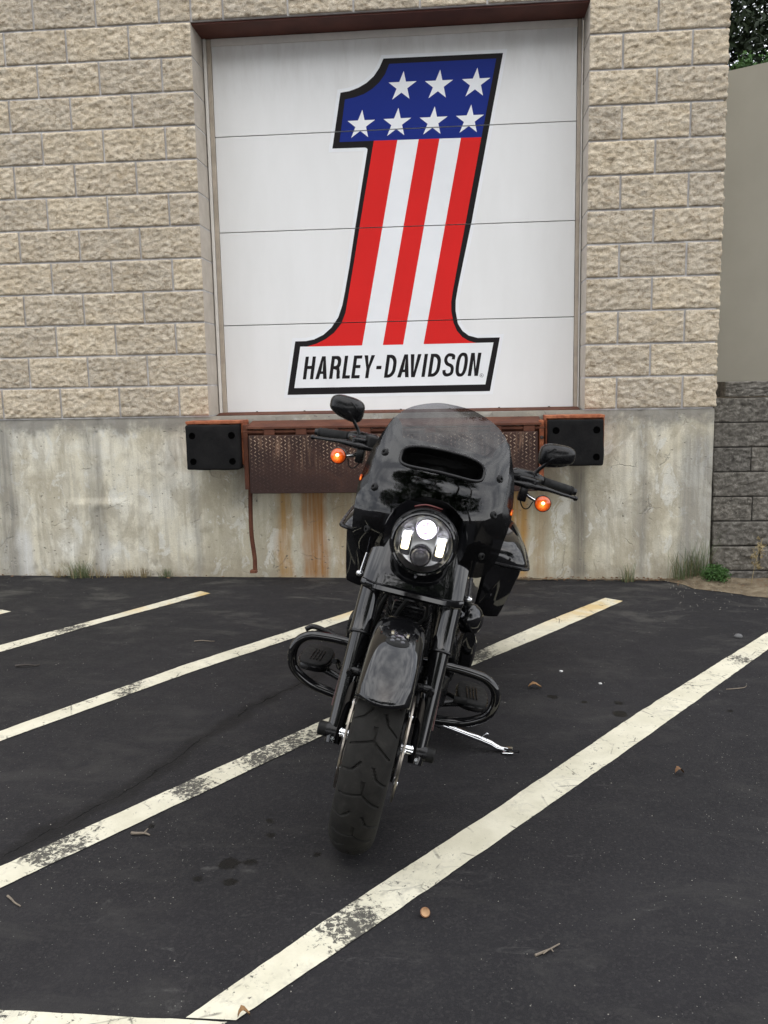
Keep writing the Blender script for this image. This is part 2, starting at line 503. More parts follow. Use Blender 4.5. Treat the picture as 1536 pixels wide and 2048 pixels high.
base = t.ramp(t.noise(p, 6, 6, .65), (.3, (.55, .52, .395)), (.65, (.70, .665, .53)))
base = t.mix(t.math('MULTIPLY', t.step(xyz[1], -1.3, -.6), t.ramp(t.noise(p, 4, 4), (.45, 0.0), (.6, .75))), base, (.56, .37, .11))
base = t.mix(scuff, base, (.30, .285, .24))
col = t.mix(m, base, (.030, .028, .026))
t.set(Base_Color=col, Roughness=.8)
t.bump(t.math('SUBTRACT', t.noise(p, 260, 3), m), .4, .0025)
M['paint'] = t.m

M['crack'] = plain('crack_fill', (.0128, .0122, .0133), .95, vary=.3, bump=.6, bscale=150, Specular_IOR_Level=.1)
t = NT('soil'); p = t.pos()
col = t.ramp(t.noise(p, 9, 7, .75, .4), (.3, (.085, .065, .045)), (.5, (.19, .15, .10)), (.7, (.31, .26, .18)))
col = t.mix(t.ramp(t.voro(p, 60), (.10, .8), (.2, 0.0)), col, (.36, .33, .28))
t.set(Base_Color=col, Roughness=.97, Specular_IOR_Level=.15); t.bump(t.noise(p, 70, 6, .75), .9, .012); M['soil'] = t.m
M['gravel'] = plain('pebble', (.26, .245, .215), .85, vary=.5)
t = NT('dead_leaf'); t.set(Base_Color=t.ramp(t.rnd(), (0, (.14, .07, .03)), (1, (.27, .15, .06))), Roughness=.8); M['deadleaf'] = t.m
M['leafbits'] = plain('leaf_litter', (.16, .09, .045), .85, vary=.5)
M['wood'] = plain('dry_twig', (.20, .165, .125), .85, vary=.3, bump=.5)
M['darkwood'] = plain('dark_twig', (.05, .042, .036), .85, vary=.3, bump=.5)
M['acorn'] = plain('acorn_cap', (.22, .10, .045), .6, vary=.3, bump=.4)
M['acornin'] = plain('acorn_inside', (.50, .33, .19), .7, vary=.2)

# steel and rust
t = NT('rusty_steel')
p = t.pos()
n1 = t.noise(p, 6, 6, .65, .4); n2 = t.noise(p, 60, 5, .7)
col = t.ramp(n1, (.25, (.060, .022, .014)), (.5, (.115, .042, .024)), (.72, (.175, .070, .038)))
col = t.mix(t.ramp(n2, (.5, 0.0), (.75, .5)), col, (.045, .02, .014))
t.set(Base_Color=col, Roughness=.82, Specular_IOR_Level=.3); t.bump(n2, .4, .003)
M['rust'] = t.m
t = NT('diamond_plate_rust')
p = t.pos(); xyz = t.sep(p)
n1 = t.noise(p, 4.5, 6, .65, .4)
col = t.ramp(n1, (.25, (.018, .008, .006)), (.55, (.040, .017, .012)), (.75, (.075, .033, .021)))
scr = t.math('MULTIPLY', t.step(xyz[2], .70, .93), t.ramp(t.noise(p, 8, 4), (.4, 0.0), (.65, .8)))
col = t.mix(t.math('MULTIPLY', scr, t.ramp(t.noise(t.mapping(p, (60, 1, 6)), 1, 3), (.5, 0.0), (.66, 1.0))), col, (.28, .17, .11))
t.set(Base_Color=col, Roughness=.7, Specular_IOR_Level=.4); t.bump(t.noise(p, 90, 4), .3, .002)
M['diamond'] = t.m
t = NT('worn_lug')
p = t.pos(); xyz = t.sep(p)
wr = t.math('MULTIPLY', t.step(xyz[2], .68, .97), t.ramp(t.noise(t.mapping(p, (26, 1, 3)), 1.0, 4), (.40, .0), (.56, 1.0)))
col = t.mix(wr, (.046, .020, .014), (.48, .35, .25))
t.set(Base_Color=col, Roughness=.6, Specular_IOR_Level=.5)
M['lug'] = t.m
t = NT('orange_rust_steel')
p = t.pos(); n1 = t.noise(p, 11, 6, .68, .5)
col = t.ramp(n1, (.32, (.10, .032, .016)), (.47, (.30, .085, .034)), (.66, (.52, .19, .085)))
t.set(Base_Color=col, Roughness=.8); t.bump(t.noise(p, 80, 4), .4, .003)
M['orange'] = t.m
t = NT('lintel_paint')
p = t.pos()
col = t.ramp(t.noise(p, 5, 6, .65), (.3, (.085, .026, .018)), (.7, (.15, .048, .032)))
t.set(Base_Color=col, Roughness=.7); M['lintel'] = t.m
t = NT('bumper_rubber')
p = t.pos(); n1 = t.noise(p, 9, 6, .7, .5)
col = t.ramp(n1, (.35, (.008, .008, .0085)), (.62, (.014, .0135, .0135)), (.8, (.035, .033, .032)))
t.set(Base_Color=col, Roughness=.85, Specular_IOR_Level=.12); t.bump(t.noise(p, 70, 5, .7), .5, .004)
M['rubber_block'] = t.m
M['hole'] = plain('bolt_hole', (.0015, .0015, .0015), 1.0, Specular_IOR_Level=0.0)
M['boltrust'] = plain('bolt_steel', (.07, .055, .05), .6, .5, .3)

# door
t = NT('door_panel')
p = t.pos()
col = t.ramp(t.noise(t.mapping(p, (3, 1, .7)), 2.0, 6, .6), (.3, (.785, .785, .77)), (.7, (.83, .83, .82)))
col = t.mix(t.ramp(t.noise(t.mapping(p, (1, 1, 1)), 60, 4, .8), (.66, 0.0), (.76, .25)), col, (.42, .40, .36))
col = t.mix(t.math('MULTIPLY', t.step(t.sep(p)[2], 2.9, 3.55), t.ramp(t.noise(t.mapping(p, (5, 1, 1)), 2, 5, .7), (.4, 0.0), (.7, .28))), col, (.42, .38, .33))
t.set(Base_Color=col, Roughness=.42, Specular_IOR_Level=.4); t.bump(t.noise(p, 400, 2), .06, .001)
M['door'] = t.m
M['seam'] = plain('door_gap', (.03, .03, .03), .8)
M['frame_white'] = plain('weatherstrip', (.74, .71, .66), .5, vary=.06)
M['frame_beige'] = plain('door_track', (.42, .36, .29), .6, vary=.15)
def vinyl(name, col):
    t = NT(name); p = t.pos()
    lo = tuple(x * .93 for x in col)
    t.set(Base_Color=t.ramp(t.noise(p, 3.5, 5), (.3, lo), (.7, col)), Roughness=.4, Specular_IOR_Level=.15)
    return t.m
M['v_white'] = vinyl('vinyl_white', (.86, .875, .89))
M['v_black'] = vinyl('vinyl_black', (.012, .010, .011))
M['v_blue'] = vinyl('vinyl_blue', (.010, .026, .21))
M['v_red'] = vinyl('vinyl_red', (.70, .020, .018))

# retaining wall, stucco, plants
t = NT('weathered_wall_block')
p = t.pos(); n1 = t.noise(p, 30, 6, .7, .4); nb = t.noise(p, 4, 4)
col = t.ramp(n1, (.3, (.045, .041, .035)), (.5, (.13, .121, .106)), (.7, (.27, .255, .23)))
col = t.mix(t.math('MULTIPLY', t.ramp(nb, (.5, 0.0), (.7, 1.0)), .45), col, (.17, .16, .145))
wt = t.voro(p, 52); col = t.mix(t.ramp(wt, (.09, .8), (.14, 0.0)), col, (.42, .40, .36))
col = t.mix(.7, col, t.ramp(t.rnd(), (0, (.75, .75, .75)), (1, (1.2, 1.17, 1.1))), 'MULTIPLY')
t.set(Base_Color=col, Roughness=.95); b1 = t.bump(n1, .9, .016); t.bump(t.noise(p, 170, 4, .7), .6, .005, b1)
M['retblock'] = t.m
t = NT('grey_stucco'); p = t.pos()
t.set(Base_Color=t.ramp(t.noise(p, 1.3, 6, .6), (.3, (.39, .38, .33)), (.7, (.46, .45, .395))), Roughness=.9)
t.bump(t.noise(p, 160, 3), .25, .003); M['stucco'] = t.m
def foliage(name, a, b):
    t = NT(name)
    n = t.noise(t.pos(), 3.1, 4, .6)
    t.set(Base_Color=t.ramp(n, (.3, a), (.7, b)), Roughness=.6, Specular_IOR_Level=.3)
    return t.m
M['hemlock'] = foliage('hemlock_needles', (.008, .014, .006), (.020, .036, .012))
M['sprig'] = foliage('young_needles', (.035, .085, .02), (.07, .16, .035))
M['oakleaf'] = foliage('oak_leaves', (.022, .045, .012), (.05, .09, .025))
M['grass'] = foliage('green_weed', (.10, .13, .06), (.20, .24, .12))
M['moss'] = foliage('low_green_weed', (.035, .085, .02), (.07, .15, .035))
M['straw'] = foliage('dry_grass', (.20, .16, .08), (.38, .30, .16))
M['bark'] = plain('bark', (.07, .055, .042), .9, vary=.4, bump=.9, bscale=30)

# motorcycle
t = NT('black_paint'); t.set(Base_Color=(.0035, .0035, .004), Roughness=.04, Specular_IOR_Level=.62)
t.set(Roughness=t.ramp(t.noise(t.coord(), 60, 4), (.3, .03), (.75, .07))); M['gloss'] = t.m
t = NT('black_powdercoat'); t.set(Base_Color=(.005, .005, .0055), Roughness=t.ramp(t.noise(t.coord(), 40, 4), (.3, .20), (.7, .32)), Specular_IOR_Level=.32); M['satin'] = t.m
M['matte'] = plain('matte_black', (.007, .007, .007), .55, bump=.15, bscale=500, Specular_IOR_Level=.25)
M['rubber'] = plain('grip_rubber', (.010, .010, .010), .7, bump=.3, bscale=400, Specular_IOR_Level=.25)
t = NT('tyre_rubber'); p = t.coord()
col = t.ramp(t.noise(p, 26, 6, .7, .4), (.35, (.011, .0105, .0095)), (.6, (.019, .018, .016)), (.8, (.038, .036, .032)))
t.set(Base_Color=col, Roughness=.78, Specular_IOR_Level=.2); t.bump(t.noise(p, 260, 4, .7), .35, .0015); M['tyre'] = t.m
t = NT('chrome'); t.set(Base_Color=(.75, .76, .78), Metallic=1.0, Roughness=t.ramp(t.noise(t.coord(), 70, 4), (.3, .06), (.7, .16))); M['chrome'] = t.m
t = NT('brake_steel'); t.set(Base_Color=(.42, .38, .33), Metallic=1.0, Roughness=t.ramp(t.noise(t.coord(), 90, 4), (.3, .28), (.7, .42))); M['steel'] = t.m
t = NT('smoked_plastic')
t.N.remove(t.b)
tr = t.N.new('ShaderNodeBsdfTransparent'); gl = t.N.new('ShaderNodeBsdfGlossy'); mx = t.N.new('ShaderNodeMixShader'); fr = t.N.new('ShaderNodeFresnel')
xyz = t.sep(t.coord())
tint = t.ramp(t.step(xyz[2], 1.0, 1.22), (0, (.16, .16, .17)), (1, (.52, .52, .54)))
t.L.new(tint, tr.inputs[0]); gl.inputs['Color'].default_value = (1, 1, 1, 1); gl.inputs['Roughness'].default_value = .035
fr.inputs['IOR'].default_value = 1.5
bk = t.N.new('ShaderNodeNewGeometry')
t.L.new(t.math('MULTIPLY', fr.outputs[0], t.math('SUBTRACT', 1.0, bk.outputs['Backfacing'])), mx.inputs[0]); t.L.new(tr.outputs[0], mx.inputs[1]); t.L.new(gl.outputs[0], mx.inputs[2])
t.L.new(mx.outputs[0], t.out.inputs[0]); M['smoke'] = t.m
t = NT('clear_lens')
t.N.remove(t.b)
tr = t.N.new('ShaderNodeBsdfTransparent'); gl = t.N.new('ShaderNodeBsdfGlossy'); mx = t.N.new('ShaderNodeMixShader'); fr = t.N.new('ShaderNodeFresnel')
tr.inputs[0].default_value = (.93, .93, .93, 1); gl.inputs['Roughness'].default_value = .03; fr.inputs['IOR'].default_value = 1.5
t.L.new(fr.outputs[0], mx.inputs[0]); t.L.new(tr.outputs[0], mx.inputs[1]); t.L.new(gl.outputs[0], mx.inputs[2]); t.L.new(mx.outputs[0], t.out.inputs[0])
M['lens'] = t.m
t = NT('led_white')
gd = t.N.new('ShaderNodeVectorMath'); gd.operation = 'DISTANCE'; t.L.new(t.coord('Generated'), gd.inputs[0]); gd.inputs[1].default_value = (.5, .5, .55)
t.set(Base_Color=(.7, .7, .6), Emission_Color=t.ramp(gd.outputs['Value'], (.45, (1, .98, .93)), (.72, (1.0, .88, .55)), (.9, (.8, .6, .2))), Emission_Strength=t.ramp(t.math('ADD', gd.outputs['Value'], t.math('MULTIPLY', t.noise(t.coord(), 120, 3), .25)), (.60, 4.0), (1.0, .6)), Roughness=.2)
M['led'] = t.m
t = NT('led_projector')
lw = t.N.new('ShaderNodeLayerWeight'); lw.inputs['Blend'].default_value = .4
c_ = t.coord(); cz_ = t.sep(c_)
nn_ = t.noise(t.mapping(c_, (1, 1, 1)), 70, 3, .6)
t.set(Base_Color=(.5, .5, .55), Emission_Color=t.ramp(nn_, (.38, (.42, .25, .75)), (.52, (.95, .90, 1.0)), (.7, (1, 1, 1))), Emission_Strength=t.math('ADD', .8, t.math('MULTIPLY', t.ramp(nn_, (.36, 0.0), (.52, 1.0)), 1.4)), Roughness=.08)
M['led_proj'] = t.m
t = NT('dark_reflector'); t.set(Base_Color=(.82, .82, .82), Metallic=1.0, Roughness=.3); M['bowl'] = t.m
M['led_off'] = plain('dark_projector', (.10, .10, .11), .12)
t = NT('amber_lens')
gd = t.N.new('ShaderNodeVectorMath'); gd.operation = 'DISTANCE'; t.L.new(t.mapping(t.coord('Generated'), (0, 1, 1)), gd.inputs[0]); gd.inputs[1].default_value = (0, .46, .42)
rib = t.noise(t.mapping(t.coord('Generated'), (0, 9, 5)), 1.5, 3, .6)
t.set(Base_Color=(.45, .07, .006), Emission_Color=t.ramp(gd.outputs['Value'], (.05, (1.0, .34, .05)), (.3, (1.0, .13, .008)), (.5, (.75, .05, .003))), Emission_Strength=t.math('MULTIPLY', t.ramp(gd.outputs['Value'], (.08, .85), (.3, .40), (.47, .06)), t.ramp(rib, (.3, .45), (.65, 1.3))), Roughness=.1, Coat_Weight=.4); M['amber'] = t.m
M['amber_hot'] = emit('amber_bulb', (1.0, .50, .14), 2.6)
M['amber_ref'] = plain('amber_reflector', (.55, .16, .02), .25)
M['red_ref'] = plain('red_reflector', (.05, .012, .009), .3)
M['redwire'] = plain('red_wire', (.12, .02, .018), .5)
M['seat'] = plain('seat_vinyl', (.014, .014, .014), .5, bump=.3, bscale=180)

# ================================================================== SETTING
def gz(x, y):
    x = max(-14.0, min(14.0, x)); y = max(-12.0, min(0.6, y))
    return 0.012 - 0.0075 * x + 0.0087 * y

def axis(lo, hi, a, b, n, far):
    s = [lo + 0.0]
    k = lo
    s = [lo, lo * .6 + a * .4, a - far]
    s += [a + (b - a) * i / n for i in range(n + 1)]
    s += [b + far, hi * .6 + b * .4, hi]
    return s
gx = axis(-120, 120, -14, 14, 14, 6)
gy = [-120, -60, -30, -18] + [-12 + 12.6 * i / 14 for i in range(15)] + [12, 40, 120]
V = [(x, y, gz(x, y) - (0.0 if y > -14 else 0.0)) for y in gy for x in gx]
F = [(j * len(gx) + i, j * len(gx) + i + 1, (j + 1) * len(gx) + i + 1, (j + 1) * len(gx) + i) for j in range(len(gy) - 1) for i in range(len(gx) - 1)]
prop(obj('parking_lot', (V, F), M['asphalt']), 'black sealed asphalt of the parking lot', None, None, 'structure')

def strip(up, low, dz=.003, step=.012, jit=.0028, seed=0):
    """painted strip between two polylines given end to end on the ground."""
    def samp(pl, n):
        P = [Vector(p) for p in pl]; d = [0]
        for a, b in zip(P, P[1:]): d.append(d[-1] + (b - a).length)
        out = []
        for k in range(n + 1):
            s = d[-1] * k / n; i = max(j for j in range(len(P)) if d[j] <= s + 1e-9); i = min(i, len(P) - 2)
            out.append(P[i].lerp(P[i + 1], (s - d[i]) / (d[i + 1] - d[i])))
        return out
    n = max(2, int((Vector(up[0]) - Vector(up[-1])).length / step))
    A, B = samp(up, n), samp(low, n)
    V, F = [], []
    for k, (a, b) in enumerate(zip(A, B)):
        dr = (b - a).normalized()
        a = a + dr * (jit * (nz(a.x, a.y, seed, 9, 3) + .45 * nz(a.x, a.y, seed, 45, 2))); b = b + dr * (jit * (nz(b.x, b.y, seed + 5, 9, 3) + .45 * nz(b.x, b.y, seed, 45, 2)))
        for w in (0, .25, .5, .75, 1):
            q = a.lerp(b, w); V.append((q.x, q.y, gz(q.x, q.y) + dz))
    for k in range(n):
        for j in range(4): F.append((k * 5 + j, k * 5 + j + 1, k * 5 + 6 + j, k * 5 + 5 + j))
    return V, F

LINES = [
    ([(-2.03, -2.66), (-1.057, -.888)], [(-1.95, -2.70), (-.972, -.928)], 'line'),
    ([(-1.73, -3.24), (-.695, -1.558), (-.364, -1.023), (0.0, -.406)], [(-1.65, -3.29), (-.636, -1.666), (-.327, -1.112), (.082, -.463)], 'line'),
    ([(-.96, -4.02), (-.12, -2.608), (.358, -1.799), (1.036, -.819), (1.30, -.45)], [(-.86, -4.02), (-.071, -2.698), (.399, -1.928), (1.055, -.975), (1.39, -.50)], 'line'),
    ([(.02, -4.025), (.371, -3.506), (.742, -2.96), (1.092, -2.451), (1.678, -1.608), (2.087, -1.036), (2.507, -.487)],
     [(.13, -4.025), (.424, -3.604), (.872, -2.952), (1.122, -2.583), (1.676, -1.782), (2.063, -1.283), (2.599, -.557)], 'line'),
    ([(1.061, -4.026), (1.354, -3.611), (1.742, -3.102), (2.326, -2.304), (3.22, -1.16), (3.74, -.49)],
     [(1.167, -4.026), (1.373, -3.764), (1.888, -3.094), (2.32, -2.522), (3.118, -1.456), (3.85, -.55)], 'line'),
]
LAB = ['white painted stripe whose tip shows at the far edge of the lot', 'short worn white stripe ending near the concrete wall',
       'white painted stripe running behind the engine guard', 'worn white stripe passing under the motorcycle', 'wide white diagonal stripe in front of the motorcycle']
for k, (u, l, _) in enumerate(LINES):
    prop(obj('parking_line', strip(u, l, seed=k), M['paint']), LAB[k], None, None, 'structure')
prop(obj('parking_line', strip([(-3.5, -4.030), (1.15, -4.032)], [(-3.5, -4.135), (1.09, -4.135)], seed=9), M['paint']), 'white cross stripe meeting the diagonal at the bottom edge', None, None, 'structure')

# dirt heap in the corner and along the base of the walls
outl = catmull([(2.02, -.03, 0), (2.45, -.02, 0), (2.9, -.03, 0), (3.04, -.13, 0), (3.1, -.25, 0), (3.22, -.30, 0), (3.32, -.37, 0), (3.5, -.45, 0), (4.4, -.5, 0), (5.5, -.5, 0)], 6)
outl = [(p.x, p.y + .02 * nz(p.x, p.y, 0, 9, 3)) for p in outl] + [(5.5, .25), (2.02, .03)]
v2, f2 = fill2d([outl], (), .05)
def dirt_h(x, y):
    d = min((Vector((x, y)) - Vector(q)).length for q in outl[:-2])
    h = min(d / .22, 1.0)
    return gz(x, y) + .003 + h * (.05 * math.exp(-((x - 3.14) / .16) ** 2 - ((y + .03) / .13) ** 2) + .012) + h * .012 * nz(x, y, 2, 11, 4)
prop(obj('dirt', ([(x, y, dirt_h(x, y)) for x, y in v2], f2), M['soil'], smooth=180), 'sandy soil washed into the wall corner', None, None, 'structure')

# ------------------------------------------------------------------ block building
CW, CH, BT = .4064, .2032, 1.10          # block module, course, top of the foundation
G = .006                                 # half joint
def block_mesh(w, h, d, seed, side=False, nx=None):
    """split-face block, rough front towards -Y; with side the rough face turns the right-hand corner."""
    nzv = 22
    nx = nx or max(6, int(w / .0095))
    us = [w * i / nx for i in range(nx + 1)]
    pts = [(u, 0.0, 0) for u in us]
    if side:
        ns = int(d / .0095)
        pts += [(w, d * i / ns, 1) for i in range(1, ns + 1)]
    V, F = [], []
    m = len(pts)
    for j in range(nzv + 1):
        z = h * j / nzv
        for i, (x, y, s) in enumerate(pts):
            ex = min(1.0, min(x, (w - x) if not side else 9, z, h - z) / .007) if s == 0 else min(1.0, min(z, h - z) / .007)
            q = Vector((x * 24 + seed * 7.3, y * 24 + seed * 3.1, z * 36))
            a = noise.fractal(q, .62, 2.1, 4) * .0088 + noise.noise(q * .22) * .005 + .0065
            a = max(.0008, a * (.45 + .55 * ex))
            corner = side and abs(x - w) < 1e-6 and abs(y) < 1e-6
            if s == 0: V.append((x + (a * .8 if corner else 0), y - a, z))
            else: V.append((x + a, y, z))
    for j in range(nzv):
        for i in range(m - 1):
            F.append((j * m + i, j * m + i + 1, (j + 1) * m + i + 1, (j + 1) * m + i))
    # back rim
    per = [j * m for j in range(nzv, -1, -1)] + list(range(1, m)) + [j * m + m - 1 for j in range(1, nzv + 1)] + [nzv * m + i for i in range(m - 2, 0, -1)]
    k = len(V)
    if not side:
        V += [(V[i][0], d, V[i][2]) for i in per]
        n = len(per)
        for a in range(n):
            b = (a + 1) % n
            F.append((per[a], per[b], k + b, k + a))
        F.append(tuple(k + a for a in range(n)))
        nside = n
    else:
        V += [(0, d, 0), (w - .02, d, 0), (0, d, h), (w - .02, d, h)]
        nside = 0
        left = [j * m for j in range(nzv + 1)]
        F.append(tuple(left) + (k + 2, k))
        F.append(tuple(nzv * m + i for i in range(m)) + (k + 3, k + 2))
        F.append(tuple(i for i in range(m - 1, -1, -1)) + (k, k + 1))
        F.append(tuple(j * m + m - 1 for j in range(nzv + 1)) + (k + 3, k + 1))
        F.append((k, k + 1, k + 3, k + 2))
    me = mesh_data('block', (V, F), M['block'])
    me.materials.append(M['sawn'])
    rough = nzv * (m - 1)
    for pi, pl in enumerate(me.polygons):
        if pi >= rough: pl.material_index = 1
        else: pl.use_smooth = True
    return me
FULL = [block_mesh(CW - 2 * G, CH - 2 * G, .27, s) for s in range(9)]
HALF = [block_mesh(CW / 2 - 2 * G, CH - 2 * G, .27, 20 + s) for s in range(5)]
CFULL = [block_mesh(CW - G, CH - 2 * G, .19, 40 + s, True) for s in range(4)]
CHALF = [block_mesh(CW / 2 - G, CH - 2 * G, .19, 50 + s, True) for s in range(4)]

bld = prop(empty('block_building', (0, .3, 0)), 'tan split-face block building on a stained concrete foundation', 'building')
def bpart(name, vf, mat, smooth=None):
    o = obj(name, vf, mat, bld, smooth); o.location = (0, -.3, 0); return o
rr = random.Random(3)
def put(me, x, row):
    inst('block', me, bld, (x + G, -.3 - rr.uniform(0, .003), BT + row * CH + G), (0, 0, 0))
OW = 2.4332
for row in range(0, 12):
    if row % 2:
        for k in range(1, 7): put(rr.choice(FULL), -k * CW, row)
        put(rr.choice(FULL), OW, row); put(rr.choice(CFULL), OW + CW, row)
    else:
        put(rr.choice(HALF), -CW / 2, row)
        for k in range(1, 7): put(rr.choice(FULL), -CW / 2 - k * CW, row)
        put(rr.choice(HALF), OW, row); put(rr.choice(FULL), OW + CW / 2, row); put(rr.choice(CHALF), OW + 1.5 * CW, row)
OWs = OW / 6.0 / CW
for row, off in ((12, .5), (13, 0)):
    for k in range(1, 7): put(rr.choice(FULL), -off * CW - k * CW, row)
    if off: put(rr.choice(HALF), -CW / 2, row); put(rr.choice(HALF), 0, row)
    x = off * CW
    while x < OW + 2 * CW - .45 * CW:
        rem = OW + 2 * CW - x
        if rem > 1.2 * CW: put(rr.choice(FULL), x, row); x += CW
        elif rem > .8 * CW: put(rr.choice(CFULL), OW + CW, row); x += CW
        else: put(rr.choice(CHALF), OW + 1.5 * CW, row); x += CW
XR = OW + 2 * CW
bpart('mortar', box(-2.46, -.0095, .0026, .262, BT - .004, BT + 12 * CH), M['mortar'])
bpart('mortar', box(OW + .0095, XR - .012, .0026, .262, BT - .004, BT + 12 * CH), M['mortar'])
bpart('mortar', box(-2.46, XR - .012, .0026, .262, BT + 12 * CH + .001, BT + 14 * CH), M['mortar'])
bpart('upper_wall', box(-9.0, XR - .006, .004, .4, BT + 14 * CH + .003, 6.2), M['block'])
bpart('side_wall', box(-9.0, -2.465, -.004, .4, .0, BT + 14 * CH), M['block'])
bpart('side_wall', box(XR - .3, XR - .01, .264, 9.0, BT - .002, 6.2), M['block'])
bpart('back_wall', box(-9.0, -.06, .30, .5, BT - .3, 6.2), M['mortar'])
bpart('door_lintel', box(-.012, OW + .012, .018, .272, BT + 12 * CH - .012, BT + 12 * CH + .0005), M['lintel'])
# foundation: cast concrete with form lines, a chipped ledge and rough skin
nx, nzz = 300, 64
x0, x1, z0, z1 = -2.46, XR, -.20, BT - .003
V, F = [], []
def found(x, z):
    y = -.004 * nz(x, 0, z, 3.0, 4) - .0025 * nz(x, 0, z, 16, 4)
    for xr, wdt, a in ((-1.46, .035, .006), (-.80, .03, .007), (-.13, .02, .006), (2.80, .03, .006), (.55, .02, .003), (1.35, .02, .003), (2.05, .02, .003)):
        sl = xr + .06 * (z - .6) * (1 if xr < 0 else -.3)
        y += a * math.exp(-((x - sl) / wdt) ** 2) * (1 + .4 * nz(x, 3, z, 8, 3))
        if .25 < abs(x - sl) / wdt < 1.4: y -= .002
    # chipped ledge at the left form joint
    d = ((x + .80) / .17) ** 2
    if d < 4:
        e = math.exp(-d) * math.exp(-max(0, (.525 - z)) / .07) * (1 if z < .525 else math.exp(-((z - .525) / .008) ** 2))
        y -= .028 * e * (1 + .5 * nz(x, 1, z, 20, 3))
    if nz(x * 1.2, 7, z, 6, 3) > .62: y += .006
    y += .006 if z > 1.085 else 0
    return y
for j in range(nzz + 1):
    for i in range(nx + 1):
        x = x0 + (x1 - x0) * i / nx; z = z0 + (z1 - z0) * j / nzz
        V.append((x, found(x, z) + .002, z))
for j in range(nzz):
    for i in range(nx): F.append((j * (nx + 1) + i, j * (nx + 1) + i + 1, (j + 1) * (nx + 1) + i + 1, (j + 1) * (nx + 1) + i))
k = len(V); top = [nzz * (nx + 1) + i for i in range(nx + 1)]
V += [(V[i][0], .42, z1) for i in top]
for i in range(nx): F.append((top[i], top[i + 1], k + i + 1, k + i))
rs = [j * (nx + 1) + nx for j in range(nzz + 1)]; k = len(V)
V += [(x1, 9.0, V[i][2]) for i in rs]
for j in range(nzz): F.append((rs[j], k + j, k + j + 1, rs[j + 1]))
bpart('foundation', (V, F), M['concrete'], 60)

# ------------------------------------------------------------------ overhead door with the number decal
YD = .25
door = prop(empty('overhead_door', (1.22, .3, BT)), 'white sectional overhead door carrying a large number one decal', 'door')
def dpart(name, vf, mat, parent=None, smooth=None):
    o = obj(name, vf, mat, parent or door, smooth)
    if parent is None: o.location = (-1.22, -.3, -BT)
    return o
SEAMS = [2.920, 2.3105, 1.701]
DX0, DX1 = .052, 2.398
edges = [1.098] + SEAMS[::-1] + [3.52]
for a, b in zip(edges, edges[1:]):
    dpart('door_panel', box(DX0, DX1, YD, YD + .04, a + .0026, b - .0026, .0016, 2), M['door'])
dpart('door_backing', box(DX0 - .03, DX1 + .03, YD + .03, YD + .06, 1.09, 3.53), M['seam'])
dpart('door_track', box(.022, .050, YD - .012, YD + .05, 1.098, 3.524, .003), M['frame_beige'])
dpart('door_track', box(2.401, 2.424, YD - .012, YD + .05, 1.098, 3.524, .003), M['frame_beige'])
dpart('weatherstrip', box(.001, .020, YD - .022, YD + .03, 1.098, 3.524, .003), M['frame_white'])
dpart('weatherstrip', box(2.426, OW - .001, YD - .022, YD + .03, 1.098, 3.524, .003), M['frame_white'])
dpart('weatherstrip', box(.052, 2.398, YD - .012, YD - .001, 3.478, 3.524, .003), M['frame_white'])
dpart('bottom_seal', box(DX0, DX1, YD - .004, YD + .05, 1.0985, 1.1003), M['seam'])
for i in range(7):
    dpart('bolt', lathe([(0, -.006), (.008, -.006), (.010, 0), (.010, .004)], (.26 + .33 * i, YD - .012, 1.112), 'Y', 10), M['boltrust'], smooth=40)

def cut_seams(vf):
    bm = bmesh.new(); vs = [bm.verts.new(p) for p in vf[0]]
    for f in vf[1]:
        try: bm.faces.new([vs[i] for i in f])
        except ValueError: pass
    for s in SEAMS:
        for e in (-.0028, .0028):
            bmesh.ops.bisect_plane(bm, geom=bm.verts[:] + bm.edges[:] + bm.faces[:], plane_co=(0, 0, s + e), plane_no=(0, 0, 1), dist=1e-6)
    dead = [f for f in bm.faces if any(abs(f.calc_center_median().z - s) < .0027 for s in SEAMS)]
    bmesh.ops.delete(bm, geom=dead, context='FACES')
    bm.verts.index_update()
    r = [v.co[:] for v in bm.verts], [tuple(v.index for v in f.verts) for f in bm.faces]
    bm.free(); return r
def decal(name, pos, neg, layer, mat, parent):
    v2, f2 = fill2d(pos, neg)
    y = YD - .0007 * layer
    return dpart(name, cut_seams(([(x, y, z) for x, z in v2], f2)), mat, parent)
black = [(1.1746, 3.3532), (1.9357, 3.349), (1.8693, 3.0181), (1.8028, 2.6785), (1.7314, 2.3208), (1.6831, 2.1051), (1.6403, 1.9097), (1.6254, 1.8286), (1.6237, 1.7584), (1.6387, 1.6758), (1.6683, 1.628), (1.71, 1.5963), (1.7697, 1.5795), (1.9152, 1.5795), (1.8491, 1.228), (0.4744, 1.228), (0.5405, 1.5862), (0.6148, 1.5862), (0.6708, 1.5963), (0.7333, 1.6247), (0.79, 1.6711), (0.8384, 1.7377), (0.8674, 1.814), (0.8839, 1.8844), (0.9227, 2.0709), (0.9646, 2.3014), (1.0598, 2.8027), (1.0553, 2.8107), (1.0435, 2.8155), (0.8286, 2.8175), (0.8913, 3.1596), (0.9504, 3.1668), (1.0097, 3.185), (1.0631, 3.2121), (1.1107, 3.2504), (1.1467, 3.2979)]
blue = [(1.2112, 3.3188), (1.8925, 3.3178), (1.7975, 2.8470), (1.1024, 2.8545), (0.8773, 2.8560), (0.9196, 3.1163), (0.9847, 3.1266), (1.0439, 3.1437), (1.0974, 3.172), (1.145, 3.2104), (1.1833, 3.2579)]
